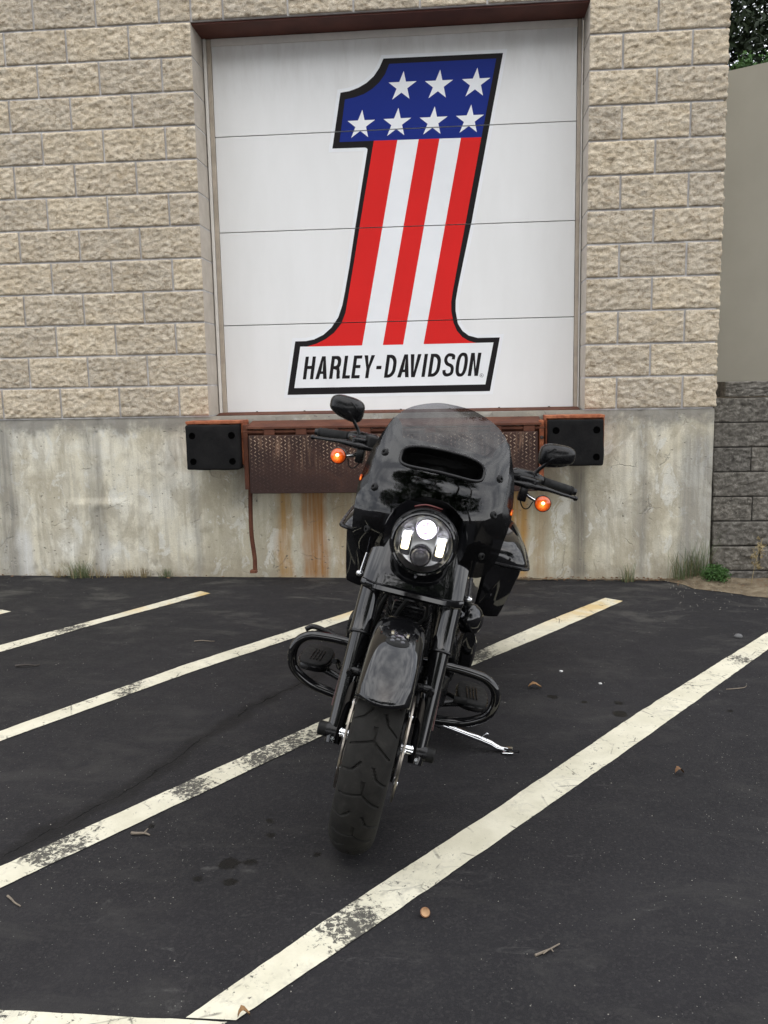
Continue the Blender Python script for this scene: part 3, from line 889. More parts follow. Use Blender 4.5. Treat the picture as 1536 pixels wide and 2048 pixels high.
redL = [(1.1024, 2.8545), (1.2555, 2.8528), (0.9953, 1.5487), (0.6198, 1.5495), (0.6884, 1.5683), (0.7509, 1.5968), (0.8075, 1.6373), (0.8581, 1.6956), (0.8881, 1.7661), (0.9049, 1.8484), (0.9327, 1.9887), (0.9604, 2.1279), (1.0017, 2.3462)]
redM = [(1.3939, 2.8513), (1.5282, 2.8499), (1.2719, 1.5480), (1.1357, 1.5483)]
redR = [(1.6666, 2.8484), (1.7975, 2.8470), (1.6962, 2.3334), (1.6475, 2.0947), (1.6043, 1.8758), (1.5955, 1.8177), (1.5951, 1.7592), (1.6088, 1.6825), (1.6324, 1.6288), (1.668, 1.5867), (1.7098, 1.562), (1.7576, 1.5475), (1.4089, 1.5477)]
white = [(1.1024, 2.8545), (1.7975, 2.8470), (1.6962, 2.3334), (1.6475, 2.0947), (1.6043, 1.8758), (1.5955, 1.8177), (1.5951, 1.7592), (1.6088, 1.6825), (1.6324, 1.6288), (1.668, 1.5867), (1.7098, 1.562), (1.7576, 1.5475), (1.8735, 1.5475), (1.8191, 1.2728), (0.5235, 1.2735), (0.574, 1.5505), (0.6198, 1.5495), (0.6884, 1.5683), (0.7509, 1.5968), (0.8075, 1.6373), (0.8581, 1.6956), (0.8881, 1.7661), (0.9049, 1.8484), (0.9327, 1.9887), (0.9604, 2.1279), (1.0017, 2.3462)]
def offset(poly, d):
    n = len(poly); out = []
    area = sum(poly[i][0] * poly[(i + 1) % n][1] - poly[(i + 1) % n][0] * poly[i][1] for i in range(n))
    sg = 1 if area > 0 else -1
    for i in range(n):
        a, b, c = (Vector(poly[(i + k) % n]) for k in (-1, 0, 1))
        e1 = (b - a).normalized(); e2 = (c - b).normalized()
        n1 = Vector((e1.y, -e1.x)) * sg; n2 = Vector((e2.y, -e2.x)) * sg
        m = (n1 + n2).normalized(); q = b + m * min(d / max(.35, m.dot(n1)), d * 2.2)
        out.append((q.x, q.y))
    return out
base_decal = decal('number_decal', [offset(black, .022)], (), 1, M['v_white'], None)
base_decal['label'] = 'vinyl number one in stars and stripes with lettering'
decal('black_outline', [black], (), 2, M['v_black'], base_decal)
decal('white_field', [white], (), 3, M['v_white'], base_decal)
decal('blue_field', [blue], (), 3.2, M['v_blue'], base_decal)
for s in (redL, redM, redR): decal('red_stripe', [s], (), 4, M['v_red'], base_decal)
SH = .165
def star(cx, cz, rad):
    out = []
    for k in range(10):
        a = math.pi / 2 + k * math.pi / 5; r_ = rad if k % 2 == 0 else rad * .385
        x, z = r_ * math.cos(a), r_ * math.sin(a)
        out.append((cx + x + z * SH * .75, cz + z * .99))
    return out
for sx, sz in [(1.3034, 3.2718), (1.5371, 3.2692), (1.7737, 3.2696), (1.0312, 3.0492), (1.2659, 3.0508), (1.5001, 3.049), (1.7337, 3.0494)]:
    rad = .0945
    decal('star', [star(sx - rad * SH * .75, sz - rad, rad)], (), 4.2, M['v_white'], base_decal)

def rect(x0, x1, z0, z1): return [(x0, z0), (x1, z0), (x1, z1), (x0, z1)]
def dshape(x0, x1, z0, z1, rx, rz, n=10):
    """D: flat left, rounded right."""
    o = [(x0, z0)]
    for k in range(n + 1): a = -math.pi / 2 + k * math.pi / 2 / n; o.append((x1 - rx + rx * math.cos(a), z0 + rz + rz * math.sin(a)))
    for k in range(n + 1): a = k * math.pi / 2 / n; o.append((x1 - rx + rx * math.cos(a), z1 - rz + rz * math.sin(a)))
    o.append((x0, z1)); return o
def sellipse(cx, cz, rx, rz, e=2.5, n=40):
    o = []
    for k in range(n):
        a = 2 * math.pi * k / n; c_, s_ = math.cos(a), math.sin(a)
        o.append((cx + rx * math.copysign(abs(c_) ** (2 / e), c_), cz + rz * math.copysign(abs(s_) ** (2 / e), s_)))
    return o
def stroke(pts, wd):
    P = [Vector(p) for p in pts]; l, r_ = [], []
    for i, p in enumerate(P):
        d = (P[min(i + 1, len(P) - 1)] - P[max(i - 1, 0)]).normalized(); nn = Vector((-d.y, d.x)) * wd / 2
        l.append((p + nn)[:2]); r_.append((p - nn)[:2])
    return [tuple(a) for a in l] + [tuple(a) for a in r_[::-1]]
S_ = .030                                  # stem
def glyph(ch, w):
    s, h, b = .0225, .152, .021
    if ch == 'H': return [rect(0, s, 0, h), rect(w - s, w, 0, h), rect(s - .001, w - s + .001, .069, .069 + b)], []
    if ch == 'L': return [rect(0, s, 0, h), rect(s - .001, w, 0, b)], []
    if ch == 'E': return [rect(0, s, 0, h), rect(s - .001, w, 0, b), rect(s - .001, w, h - b, h), rect(s - .001, w * .93, .068, .068 + b)], []
    if ch == 'I': return [rect(0, s, 0, h)], []
    if ch == 'A': return [[(0, 0), (w / 2 - s * .55, h), (w / 2 + s * .55, h), (w, 0), (w - s * 1.08, 0), (w - s * 1.08 - .006, .034), (s * 1.08 + .006, .034), (s * 1.08, 0)]], [[(s * 1.08 + .0105, .034 + b * .85), (w - s * 1.08 - .0105, .034 + b * .85), (w / 2, h - .026)]]
    if ch == 'V': return [[(0, h), (w / 2 - s * .55, 0), (w / 2 + s * .55, 0), (w, h), (w - s * 1.08, h), (w / 2, .034), (s * 1.08, h)]], []
    if ch == 'Y': return [[(0, h), (w / 2 - s / 2, .062), (w / 2 - s / 2, 0), (w / 2 + s / 2, 0), (w / 2 + s / 2, .062), (w, h), (w - s * 1.1, h), (w / 2, .088), (s * 1.1, h)]], []
    if ch == 'N': return [[(0, 0), (0, h), (s * 1.05, h), (w - s, .048), (w - s, h), (w, h), (w, 0), (w - s * 1.05, 0), (s, h - .048), (s, 0)]], []
    if ch == 'D': return [dshape(0, w, 0, h, w * .62, h * .38)], [dshape(s, w - s, b, h - b, w * .36, h * .28)]
    if ch == 'O': return [sellipse(w / 2, h / 2, w / 2, h / 2 + .003)], [sellipse(w / 2, h / 2, w / 2 - s, h / 2 - b + .003)]
    if ch == 'R': return [rect(0, s, 0, h), dshape(s - .001, w * .97, .064, h, w * .40, .036), stroke([(w * .45, .074), (w * .74, .066), (w * .82, .045), (w * .84, .02), (w * .90, 0)], s)], [dshape(s, w * .97 - s, .064 + b, h - b, .016, .02)]
    if ch == 'S':
        pts = [(s * .5, .043), (s * .6, .026), (w * .32, .0125), (w * .55, .0105), (w * .8, .020), (w - s * .5, .040), (w - s * .62, .058), (w * .68, .071), (w * .36, .083), (s * .68, .099), (s * .52, .115), (s * .72, .131), (w * .36, .1415), (w * .58, .1415), (w * .8, .134), (w - s * .66, .112)]
        return [stroke([p[:2] for p in catmull([(a, b_, 0) for a, b_ in pts], 4)], b)], []
    return [rect(0, w, .058, .080)], []
LET = [('H', .584, .655), ('A', .6695, .7485), ('R', .7638, .834), ('L', .8525, .905), ('E', .915, .9715), ('Y', .9855, 1.0575), ('-', 1.077, 1.1115), ('D', 1.138, 1.2105), ('A', 1.228, 1.3055), ('V', 1.298, 1.370), ('I', 1.391, 1.412), ('D', 1.4335, 1.508), ('S', 1.526, 1.6025), ('O', 1.6115, 1.688), ('N', 1.7013, 1.7695)]
for ch, a, b in LET:
    P_, N_ = glyph(ch, b - a)
    sh = lambda pl: [(a + x + z * .163, 1.3305 + z) for x, z in pl]
    decal('letter', [sh(q) for q in P_], [sh(q) for q in N_], 4.2, M['v_black'], base_decal)
decal('registered_mark', [sellipse(1.7944, 1.333, .0125, .0125, 2)], [sellipse(1.7944, 1.333, .0105, .0105, 2)], 4.2, M['v_black'], base_decal)
rs = .075
decal('registered_mark', [[(1.7944 - .0045 + x * rs, 1.3265 + z * rs) for x, z in q] for q in glyph('R', .10)[0]], [[(1.7944 - .0045 + x * rs, 1.3265 + z * rs) for x, z in q] for q in glyph('R', .10)[1]], 4.2, M['v_black'], base_decal)

# ------------------------------------------------------------------ dock leveller
lev = prop(empty('dock_leveller', (1.21, -.1, .6)), 'rusty steel dock leveller with hanging diamond plate lip below the door', 'dock leveller')
def lpart(name, vf, mat, parent=None, smooth=None):
    o = obj(name, vf, mat, parent or lev, smooth)
    if parent is None: o.location = (-1.21, .1, -.6)
    return o
def slab(x0, x1, prof, th):
    """bent plate: profile of (y, z) swept along X, thickness downwards."""
    n = len(prof); V = []
    for x in (x0, x1):
        V += [(x, y, z) for y, z in prof] + [(x, y, z - th) for y, z in prof[::-1]]
    m = 2 * n
    F = [(i, (i + 1) % m, m + (i + 1) % m, m + i) for i in range(m)] + [tuple(range(m)), tuple(range(2 * m - 1, m - 1, -1))]
    return V, F
lpart('ramp_plate', slab(.285, 2.150, [(.245, 1.0968), (.0, 1.064), (-.20, 1.031)], .012), M['rust'])
lpart('apron_plate', slab(.004, OW - .004, [(.245, 1.1165), (.19, 1.1075), (.13, 1.1015)], .004), M['rust'])
lpart('hinge_tube', tube([(.262, -.175, 1.0), (2.17, -.175, 1.0)], .013, 10), M['rust'], smooth=40)
for i in range(9):
    lpart('hinge_lug', box(.40 + i * .205, .47 + i * .205, -.196, -.16, .978, 1.016, .004), M['rust'])
lip = lpart('lip_plate', box(.300, 2.128, -.205, -.190, .605, .978, .004), M['diamond'])
# raised lugs of the tread plate
V, F = [], []
rl = random.Random(11)
nxl, nzl = 74, 15
for i in range(nxl):
    for j in range(nzl):
        cx = .318 + i * .0245; cz = .624 + j * .0236 + (.0118 if i % 2 else 0)
        if cz > .968: continue
        a = R(45) if (i + j) % 2 else R(-45)
        L_, W_, H_ = .0105, .0034, .0026
        ca, sa = math.cos(a), math.sin(a)
        k = len(V)
        V += [(cx + dx * ca - dz * sa, -.2055, cz + dx * sa + dz * ca) for dx, dz in ((-L_, 0), (0, -W_), (L_, 0), (0, W_))]
        V += [(cx + dx * ca - dz * sa, -.2055 - H_, cz + dx * sa + dz * ca) for dx, dz in ((-L_ * .6, 0), (0, -W_ * .5), (L_ * .6, 0), (0, W_ * .5))]
        F += [(k, k + 1, k + 5, k + 4), (k + 1, k + 2, k + 6, k + 5), (k + 2, k + 3, k + 7, k + 6), (k + 3, k, k + 4, k + 7), (k + 4, k + 5, k + 6, k + 7)]
lg = obj('tread_lugs', (V, F), M['lug'], lip); lg['kind'] = 'stuff'
lpart('back_frame', box(.27, 2.16, -.15, -.006, .66, 1.005, .004), M['rust'])
for xs in (.262, 2.138):
    lpart('side_plate', box(xs, xs + .03, -.186, -.008, .63, 1.045, .003), M['orange'] if xs > 1 else M['rust'])
for bz in (.94, .83):
    lpart('bolt', lathe([(0, -.010), (.009, -.010), (.012, -.004), (.012, .004)], (2.153, -.19, bz), 'Y', 12), M['boltrust'], smooth=40)
lpart('hanging_bar', tube(catmull([(.282, -.12, .66), (.274, -.115, .5), (.27, -.10, .32), (.281, -.085, .16), (.277, -.075, .07)], 6), .0165, 4, flat=.5), M['rust'])
lpart('bar_foot', box(.248, .292, -.1, -.06, .058, .078, .003), M['rust'])

def bumper(xa, xb, lab, side):
    e = prop(empty('dock_bumper', ((xa + xb) / 2, -.12, .91)), lab, 'dock bumper', 'rubber dock bumpers beside the door')
    off = (-(xa + xb) / 2, .12, -.91)
    def P_(name, vf, mat, par=None, smooth=None):
        o = obj(name, vf, mat, par or e, smooth)
        if par is None: o.location = off
        return o
    z0, z1, yf = .764, 1.049, -.245
    # uneven worn block
    bm = bmesh.new(); r_ = box(xa, xb, yf, -.135, z0, z1, .012, 3)
    vs = [bm.verts.new(p) for p in r_[0]]
    for f in r_[1]: bm.faces.new([vs[i] for i in f])
    bmesh.ops.subdivide_edges(bm, edges=[ed for ed in bm.edges if ed.calc_length() > .05], cuts=9, use_grid_fill=True)
    for v in bm.verts:
        v.co.y -= .006 * nz(v.co.x, 3, v.co.z, 6, 4)
        v.co.z += .006 * nz(v.co.x, v.co.y, 1 + xa, 9, 3) * (1 if v.co.z > .9 else .6)
        v.co.x += .004 * nz(2 + xa, v.co.y, v.co.z, 9, 3)
    bm.verts.index_update()
    vf = [v.co[:] for v in bm.verts], [tuple(v.index for v in f.verts) for f in bm.faces]; bm.free()
    rb = P_('rubber_block', vf, M['rubber_block'], smooth=50)
    for hx in (xa + .045, xb - .045):
        for hz in (z0 + .055, z1 - .065):
            y = yf - .006 * nz(hx, 3, hz, 6, 4)
            obj('bolt_hole', lathe([(0, .0), (.0125, .0), (.0165, -.0025), (.021, -.0005), (.0225, .004)], (hx, y - .0012, hz), 'Y', 20), M['hole'], rb, 40)
    P_('top_plate', box(xa - .012, xb + .012, -.19, -.004, 1.0555, 1.074, .003), M['orange'])
    P_('back_plate', box(xa - .010, xb + .010, -.134, -.122, z0 + .02, 1.0553, .002), M['orange'])
    for xs in (xa - .012, xb + .001):
        P_('side_plate', box(xs, xs + .011, -.17, -.004, z0 + .03, 1.0551, .002), M['orange'])
    for hz in (.97, .86):
        sx = xb + .012 if side > 0 else xb + .012
        P_('bolt', lathe([(0, .010), (.009, .010), (.011, .004), (.011, -.002)], (sx, -.09, hz), 'X', 10), M['boltrust'], smooth=40)
bumper(-.098, .247, 'black rubber dock bumper on the side of the dry grass tufts', -1)
bumper(2.189, 2.525, 'black rubber dock bumper partly hidden by a motorcycle mirror, nearest the retaining wall', 1)

# ------------------------------------------------------------------ retaining wall and stucco wall
ret = prop(empty('retaining_wall', (4.2, .1, 0)), 'dark weathered retaining wall of stacked split blocks', 'wall')
RB = {}
def ret_block(w, seed):
    k = (round(w, 2), seed)
    if k not in RB:
        me = block_mesh(w - .006, .153, .28, 80 + seed)
        me.materials.clear(); me.materials.append(M['retblock']); me.materials.append(M['retblock'])
        RB[k] = me
    return RB[k]
tops = [1.262, 1.158, 1.0, .842, .684, .526, .366, .206, .046]
for i, tp in enumerate(tops):
    y = .115 - .012 * i
    x = XR + .024 if i else XR + .09
    offs = {0: .46, 1: .62, 2: .55, 3: .24, 4: .46, 5: .25, 6: .5, 7: .30, 8: .44}[i]
    w = offs
    k = 0
    while x < 5.4:
        zb = tp - .156 if i else 1.162
        o = inst('block', ret_block(w, (i + k) % 4), ret, (x - 4.2, y - .1 + rr.uniform(-.006, .006), zb), (0, rr.uniform(-.006, .006), rr.uniform(-.012, .012)), (1, 1, 1 if i else .64))
        x += w; w = .457 if k % 3 else .45; k += 1
o = obj('earth_fill', box(XR + .05, 5.4, .26, 1.9, -.1, 1.15), M['soil'], ret); o.location = (-4.2, -.1, 0)
# smooth grey wall on the terrace, running back behind the building corner
dirw = Vector((-.845, .535, 0)).normalized()
pa = Vector((3.834, 2.0, 0))
stu = prop(empty('stucco_wall', (pa.x, pa.y, 1.1)), 'smooth grey stucco wall rising above the retaining wall', 'wall')
a = pa + dirw * 1.6; b = pa - dirw * 2.6
nrm = Vector((dirw.y, -dirw.x, 0)); nrm = nrm if nrm.y > 0 else -nrm
def wall_slab(a, b, th, z0, z1):
    P_ = [a, b, b + nrm * th, a + nrm * th]
    V = [(p.x - pa.x, p.y - pa.y, z0 - 1.1) for p in P_] + [(p.x - pa.x, p.y - pa.y, z1 - 1.1) for p in P_]
    return V, [(0, 1, 5, 4), (1, 2, 6, 5), (2, 3, 7, 6), (3, 0, 4, 7), (4, 5, 6, 7), (3, 2, 1, 0)]
obj('wall_body', wall_slab(a, b, .25, .9, 3.744), M['stucco'], stu)

# ------------------------------------------------------------------ trees
def crown(seed, cx, cy, cz, rx, ry, rz, clumps, leaves, size, spread, hollow=.35):
    r_ = random.Random(seed); V, F = [], []
    for c_ in range(clumps):
        while True:
            d = Vector((r_.uniform(-1, 1), r_.uniform(-1, 1), r_.uniform(-1, 1)))
            if hollow < d.length < 1: break
        k = 1 + .25 * nz(d.x, d.y, d.z + seed, 2.2, 3)
        p = Vector((cx + d.x * rx * k, cy + d.y * ry * k, cz + d.z * rz * k))
        for l in range(leaves):
            q = p + Vector((r_.gauss(0, spread), r_.gauss(0, spread), r_.gauss(0, spread * .55)))
            n = Vector((r_.gauss(0, 1), r_.gauss(0, 1), r_.gauss(.5, 1))).normalized()
            u = n.orthogonal().normalized(); u.rotate(Matrix.Rotation(r_.uniform(0, 6.28), 3, n)); w = n.cross(u)
            s = size * r_.uniform(.6, 1.3); i = len(V)
            V += [q - u * s, q + w * s * .42 - n * s * .1, q + u * s, q - w * s * .42 - n * s * .1]
            F.append((i, i + 1, i + 2, i + 3))
    return V, F
def trunk(h, r0, lean, seed, branches, reach):
    r_ = random.Random(seed); parts = []
    P_ = [Vector((lean * (k / 6) ** 1.5, .12 * math.sin(k + seed), h * k / 6)) for k in range(7)]
    parts.append(tube(catmull(P_, 3), [r0 * (1 - .8 * i / 18) for i in range(19)], 9))
    for b_ in range(branches):
        z = h * r_.uniform(.35, .95); az = r_.uniform(0, 6.28); ln = reach * r_.uniform(.6, 1)
        s = Vector((lean * (z / h) ** 1.5, 0, z))
        parts.append(tube([s, s + Vector((math.cos(az) * ln * .5, math.sin(az) * ln * .5, ln * .2)), s + Vector((math.cos(az) * ln, math.sin(az) * ln, ln * .25))], [r0 * .3, r0 * .2, r0 * .05], 6))
    return join(*parts)
def tree(name, loc, lab, h, r0, cr, mat, seed, lean=0, branches=9, reach=2.2):
    e = prop(empty(name, loc), lab, 'tree')
    obj('trunk', trunk(h, r0, lean, seed, branches, reach), M['bark'], e, 60)
    obj('crown', cr, M[mat], e)
    return e
ev = tree('evergreen_tree', (6.3, 6.6, .9), 'dark evergreen tree rising behind the grey stucco wall', 9.5, .2,
     join(crown(5, 0, .6, 6.2, 3.6, 2.6, 5.2, 520, 80, .06, .30, .0), crown(6, -.8, -.2, 4.4, 2.4, 1.2, 2.2, 330, 90, .05, .26, .0)), 'hemlock', 5)
obj('young_sprig', crown(16, -1.58, -2.7, 3.46, .30, .22, .12, 40, 30, .026, .05, .0), M['sprig'], ev)
oak = crown(21, 0, 0, 7.0, 3.6, 3.6, 3.6, 330, 34, .14, .38, .3)
oak_me = mesh_data('crown', oak, M['oakleaf'])
tr_me = mesh_data('trunk', trunk(8.5, .24, .3, 4, 9, 2.6), M['bark'], 60)
for k, (x, y, s, rz, lab) in enumerate([(5.6, -13.0, 1.02, 0.3, 'leafy oak behind the photographer, seen in the fender reflection'), (10.5, -15.0, 1.15, 2.0, 'broad oak at the lot edge, mirrored in the fairing'),
                                        (-3.6, -17.0, 1.25, 4.0, 'smaller oak across the lot, mirrored low in the fairing'), (-9.5, -17.0, 1.1, 5.1, 'oak farthest along the lot edge, mirrored in the bezel'), (1.2, -20.0, 1.2, 1.1, 'far oak across the lot behind the photographer')]):
    e = prop(empty('oak_tree', (x, y, gz(x, y)), rz), lab, 'tree', 'oaks along the far edge of the lot'); e.scale = (s, s, s)
    inst('trunk', tr_me, e); inst('crown', oak_me, e)

# ================================================================== MOTORCYCLE  (x forward, y to the rider's left, z up; leaning on its side stand)
bike = prop(empty('motorcycle'), 'black touring motorcycle with smoked fairing leaning on its side stand', 'motorcycle')
_bx = Vector((-.01745, -.999722, -.015865)); _by = Vector((.971052, -.013165, -.238503)); _bz = Vector((.238228, -.019567, .971012))
_m = Matrix((_bx, _by, _bz)).transposed().to_4x4(); _m.translation = Vector((1.31871, -3.29366, -.05059 + .001))
bike.matrix_world = _m
def B(name, vf, mat, parent=None, smooth=40, label=None):
    o = obj(name, vf, M[mat], parent or bike, smooth)
    if label: o['label'] = label
    return o
AZ = .332
AX = Vector((0, 0, AZ))                       # front axle
FD = Vector((-.5, 0, .866)).normalized()        # up along the fork
def fk(s, y): return AX + FD * s + Vector((0, y, 0))     # point on fork leg
WY = -.006                                      # wheel plane

# --- tyres
def tyre_mesh(R0, width, nseg=1500, tread=True):
    # profile across: parameter s in [-1,1] around the carcass
    prof = []
    m = 70 if tread else 30
    for i in range(m + 1):
        s = -1 + 2 * i / m
        a = s * R(112)
        y = width / 2 * math.sin(a) * (1.0 if abs(a) < R(90) else .99)
        r = R0 - .058 + .058 * math.cos(a) if abs(a) < R(90) else R0 - .058 - .045 * (abs(a) - R(90)) / R(22) * 0.55
        y = width / 2 * math.copysign(abs(math.sin(min(abs(a), R(90)))) ** .92, s) if abs(a) < R(90) else math.copysign(width / 2 - .012 * (abs(a) - R(90)) / R(22), s)
        prof.append((r, y, abs(a) / R(90)))
    V, F = [], []
    per = 14
    arc = 2 * math.pi * R0
    def seg(px, py, ax_, ay, bx_, by_, w):
        dx, dy = bx_ - ax_, by_ - ay; l2 = dx * dx + dy * dy
        tt = max(0, min(1, ((px - ax_) * dx + (py - ay) * dy) / l2))
        return max(0.0, min(1.0, (w + .0006 - math.hypot(px - ax_ - dx * tt, py - ay - dy * tt)) / .0012))
    L = arc / per
    def groove(u, y):
        """u along the circumference, y across."""
        if not tread: return 0.0
        lu = u % L; h = L / 2; g_ = 0.0
        for sh in (-L, 0, L):
            q = lu + sh
            if not -.01 < q < L + .03: continue
            for A_ in ((.048, .004, .082, .002, .0028), (.048, .004, .030, -.052, .0028), (.048, .004, .010, .050, .0028),
                       (h + .060, -.016, h + .036, -.034, .0026), (h + .036, -.034, h + .028, -.058, .0026), (h + .052, .018, h + .024, .030, .0026), (h + .024, .030, h + .004, .056, .0026)):
                g_ = max(g_, seg(q, y, *A_))
        return g_
    n = nseg
    for k in range(n):
        th = 2 * math.pi * k / n
        c_, s_ = math.cos(th), math.sin(th)
        for r, y, e in prof:
            u = R0 * th
            if e < 1 and tread: r = r - .0055 * groove(u, y)
            V.append((r * c_, y, r * s_))
    m1 = len(prof)
    for k in range(n):
        k2 = (k + 1) % n
        for i in range(m1 - 1): F.append((k * m1 + i, k * m1 + i + 1, k2 * m1 + i + 1, k2 * m1 + i))
    return V, F
fw = B('front_wheel', xf(lathe([(.253, -.050), (.253, -.044), (.247, -.040), (.240, -.020), (.236, 0), (.240, .020), (.247, .040), (.253, .044), (.253, .050), (.240, .046), (.226, .02), (.226, -.02), (.240, -.046)], (0, 0, 0), 'Y', 64, True), Matrix.Translation((0, WY, AZ))), 'satin')
# tyre bottom circumference runs forward: orient so that arms of the tread point towards the ground at the front
tv, tf = tyre_mesh(.307, .130)
B('tyre', xf((tv, tf), Matrix.Translation((0, WY, AZ)) @ Matrix.Rotation(R(190), 4, 'Y')), 'tyre', fw, 35)
B('hub', lathe([(.0, -.075), (.026, -.075), (.030, -.05), (.042, -.045), (.042, .045), (.030, .05), (.026, .075), (0, .075)], (0, WY, AZ), 'Y', 24), 'satin', fw)
sp = []
for k in range(10):
    a = 2 * math.pi * k / 10 + .15
    d = Vector((math.cos(a), 0, math.sin(a))); d2 = Vector((math.cos(a + .22), 0, math.sin(a + .22)))
    B('spoke', tube([AX + Vector((0, WY, 0)) + d * .036, AX + Vector((0, WY, 0)) + d * .13, AX + Vector((0, WY, 0)) + d2 * .232], [.014, .010, .012], 8), 'satin', fw)
for s in (-1, 1):
    yb = .081 * s - .002
    rot_ = B('brake_disc', lathe([(.092, -.0025), (.150, -.0025), (.150, .0025), (.092, .0025)], (0, yb, AZ), 'Y', 72, True), 'steel', fw)
    B('disc_carrier', lathe([(.030, -.006), (.060, -.008), (.098, -.003), (.098, .003), (.060, -.002), (.030, .006)], (0, yb - .012 * s, AZ), 'Y', 40, True), 'satin', rot_)
    for k in range(6):
        a = 2 * math.pi * k / 6 + .35
        B('disc_bolt', lathe([(0, .006 * s), (.006, .006 * s), (.007, 0), (.007, -.004 * s)], (.105 * math.cos(a), yb, AZ + .105 * math.sin(a)), 'Y', 10), 'chrome', rot_)
    B('hub_spacer', lathe([(.017, .0), (.017, .030 * s), (.021, .030 * s), (.021, .040 * s)], (0, .072 * s, AZ), 'Y', 20), 'chrome', fw)
    # --- fork leg
    yf = .120 * s
    low = [(-.035, .021), (-.015, .024), (.02, .0245), (.10, .0265), (.20, .0285), (.262, .0295), (.292, .030)]
    leg = B('fork_leg', tube([fk(a, yf) for a, _ in low], [r for _, r in low], 24), 'gloss')
    B('axle_clamp', tube([Vector((0, yf - .004 * s, AZ)), Vector((0, yf + .012 * s, AZ)), Vector((0, yf + .026 * s, AZ))], [.026, .026, .022], 20), 'satin', leg)
    B('axle_cap', tube([Vector((0, yf + .020 * s, AZ)), Vector((0, yf + .047 * s, AZ)), Vector((0, yf + .050 * s, AZ))], [.0205, .0205, .017], 20), 'matte', leg)
    B('pinch_bolt', lathe([(0, .027), (.005, .027), (.0065, .024), (.0065, .018)], fk(-.022, yf), (Vector((.9, 0, .43)), Vector((0, 1, 0)), Vector((-.43, 0, .9))), 10), 'chrome', leg)
    up = [(.290, .0325), (.296, .0332), (.30, .0322), (.36, .0322), (.47, .0322), (.60, .032)]
    cov = B('fork_cover', tube([fk(a, yf * 1.02) for a, _ in up], [r for _, r in up], 28), 'gloss')
    B('cover_ring', tube([fk(.286, yf * 1.02), fk(.289, yf * 1.02), fk(.294, yf * 1.02)], [.0335, .035, .0335], 28), 'satin', cov)
    # fender bracket, reflector strip
    B('fender_bracket', tube([fk(.185, yf * 1.0) + Vector((.018, 0, 0)), fk(.19, .088 * s) + Vector((.03, 0, .0)), Vector((.0, .070 * s, .52))], [.014, .012, .010], 10), 'satin', leg)
    B('bracket_bolt', lathe([(0, .03), (.008, .03), (.009, .022), (.009, .01)], fk(.186, yf * 1.01) + Vector((.018, 0, 0)), 'X', 12), 'satin', leg)
    P_ = [fk(.06, .146 * s) + Vector((-.02, 0, 0)), fk(.235, .143 * s) + Vector((-.02, 0, 0))]
    B('side_reflector', tube([P_[0], P_[1]], .0055, 4, flat=.35), 'red_ref', leg)
    # --- brake caliper behind the leg
    cal = B('brake_caliper', xf(box(-.052, .052, -.028, .028, -.038, .038, .012, 3), Matrix.Translation((-.148, .100 * s, .405)) @ Matrix.Rotation(R(-55), 4, 'Y')), 'satin')
    for bz_ in (-.02, .02):
        B('caliper_bolt', lathe([(0, .008 * s), (.006, .008 * s), (.007, 0)], (-.148 + bz_ * .6, .128 * s, .405 + bz_), 'Y', 10), 'chrome', cal)
B('brake_hose', tube(catmull([(-.16, .115, .44), (-.205, .128, .52), (-.25, .112, .60), (-.31, .10, .70)], 6), .0045, 8), 'rubber')
B('brake_hose', tube(catmull([(-.16, -.115, .44), (-.205, -.128, .52), (-.25, -.112, .60), (-.31, -.10, .70)], 6), .0045, 8), 'rubber')

# --- front fender
def fender(a0, a1, Rc, half, drop, n, center, taper=0.0, th=.003):
    prof = []
    for i in range(25):
        s = -1 + 2 * i / 24
        a = s * math.pi / 2
        y = half * math.copysign(abs(math.sin(a)) ** .72, s)
        r = Rc - drop * (1 - abs(math.cos(a)) ** .55)
        prof.append((y, r))
    V, F = [], []
    for k in range(n + 1):
        th_ = a0 + (a1 - a0) * k / n
        e = min(1.0, min(k, 4) / 4)
        for i, (y, r) in enumerate(prof):
            w = 1 - taper * (k / n)
            # rounded front lip
            V.append((center[0] + (r) * math.cos(th_ + (.12 * (1 - e) * (y / half) ** 2 if k < 4 else 0)), center[1] + y * w, center[2] + (r) * math.sin(th_ + (.05 * (1 - e) * (y / half) ** 2 if k < 4 else 0))))
    m = len(prof)
    for k in range(n):
        for i in range(m - 1): F.append((k * m + i, k * m + i + 1, (k + 1) * m + i + 1, (k + 1) * m + i))
    return V, F
ff = B('front_fender', fender(R(38), R(196), .357, .0745, .075, 60, (-.004, -.004, AZ)), 'gloss', None, 60)
md = ff.modifiers.new('thickness', 'SOLIDIFY'); md.thickness = .004; md.offset = -1
fl = B('fender_light', lathe([(0, .010), (.012, .0095), (.02, .007), (.026, .002), (.027, -.004)], (0, 0, 0), 'Z', 24), 'matte', ff)
a = R(71.5)
fl.matrix_parent_inverse = Matrix()
lm = Matrix.Translation((.355 * math.cos(a) - .004, -.004, AZ + .355 * math.sin(a))) @ Matrix.Rotation(R(90) - a, 4, 'Y') @ Matrix.Diagonal((.85, 1.25, 1, 1))
fl.matrix_local = lm
for k, (dx, dy) in enumerate(((-.008, -.011), (-.008, .011), (.008, -.011), (.008, .011), (0, 0))):
    B('fender_led', xf(lathe([(0, .0125), (.003, .012), (.005, .0095), (.0055, .007)], (dx, dy, 0), 'Z', 12), lm), 'led_off', ff)

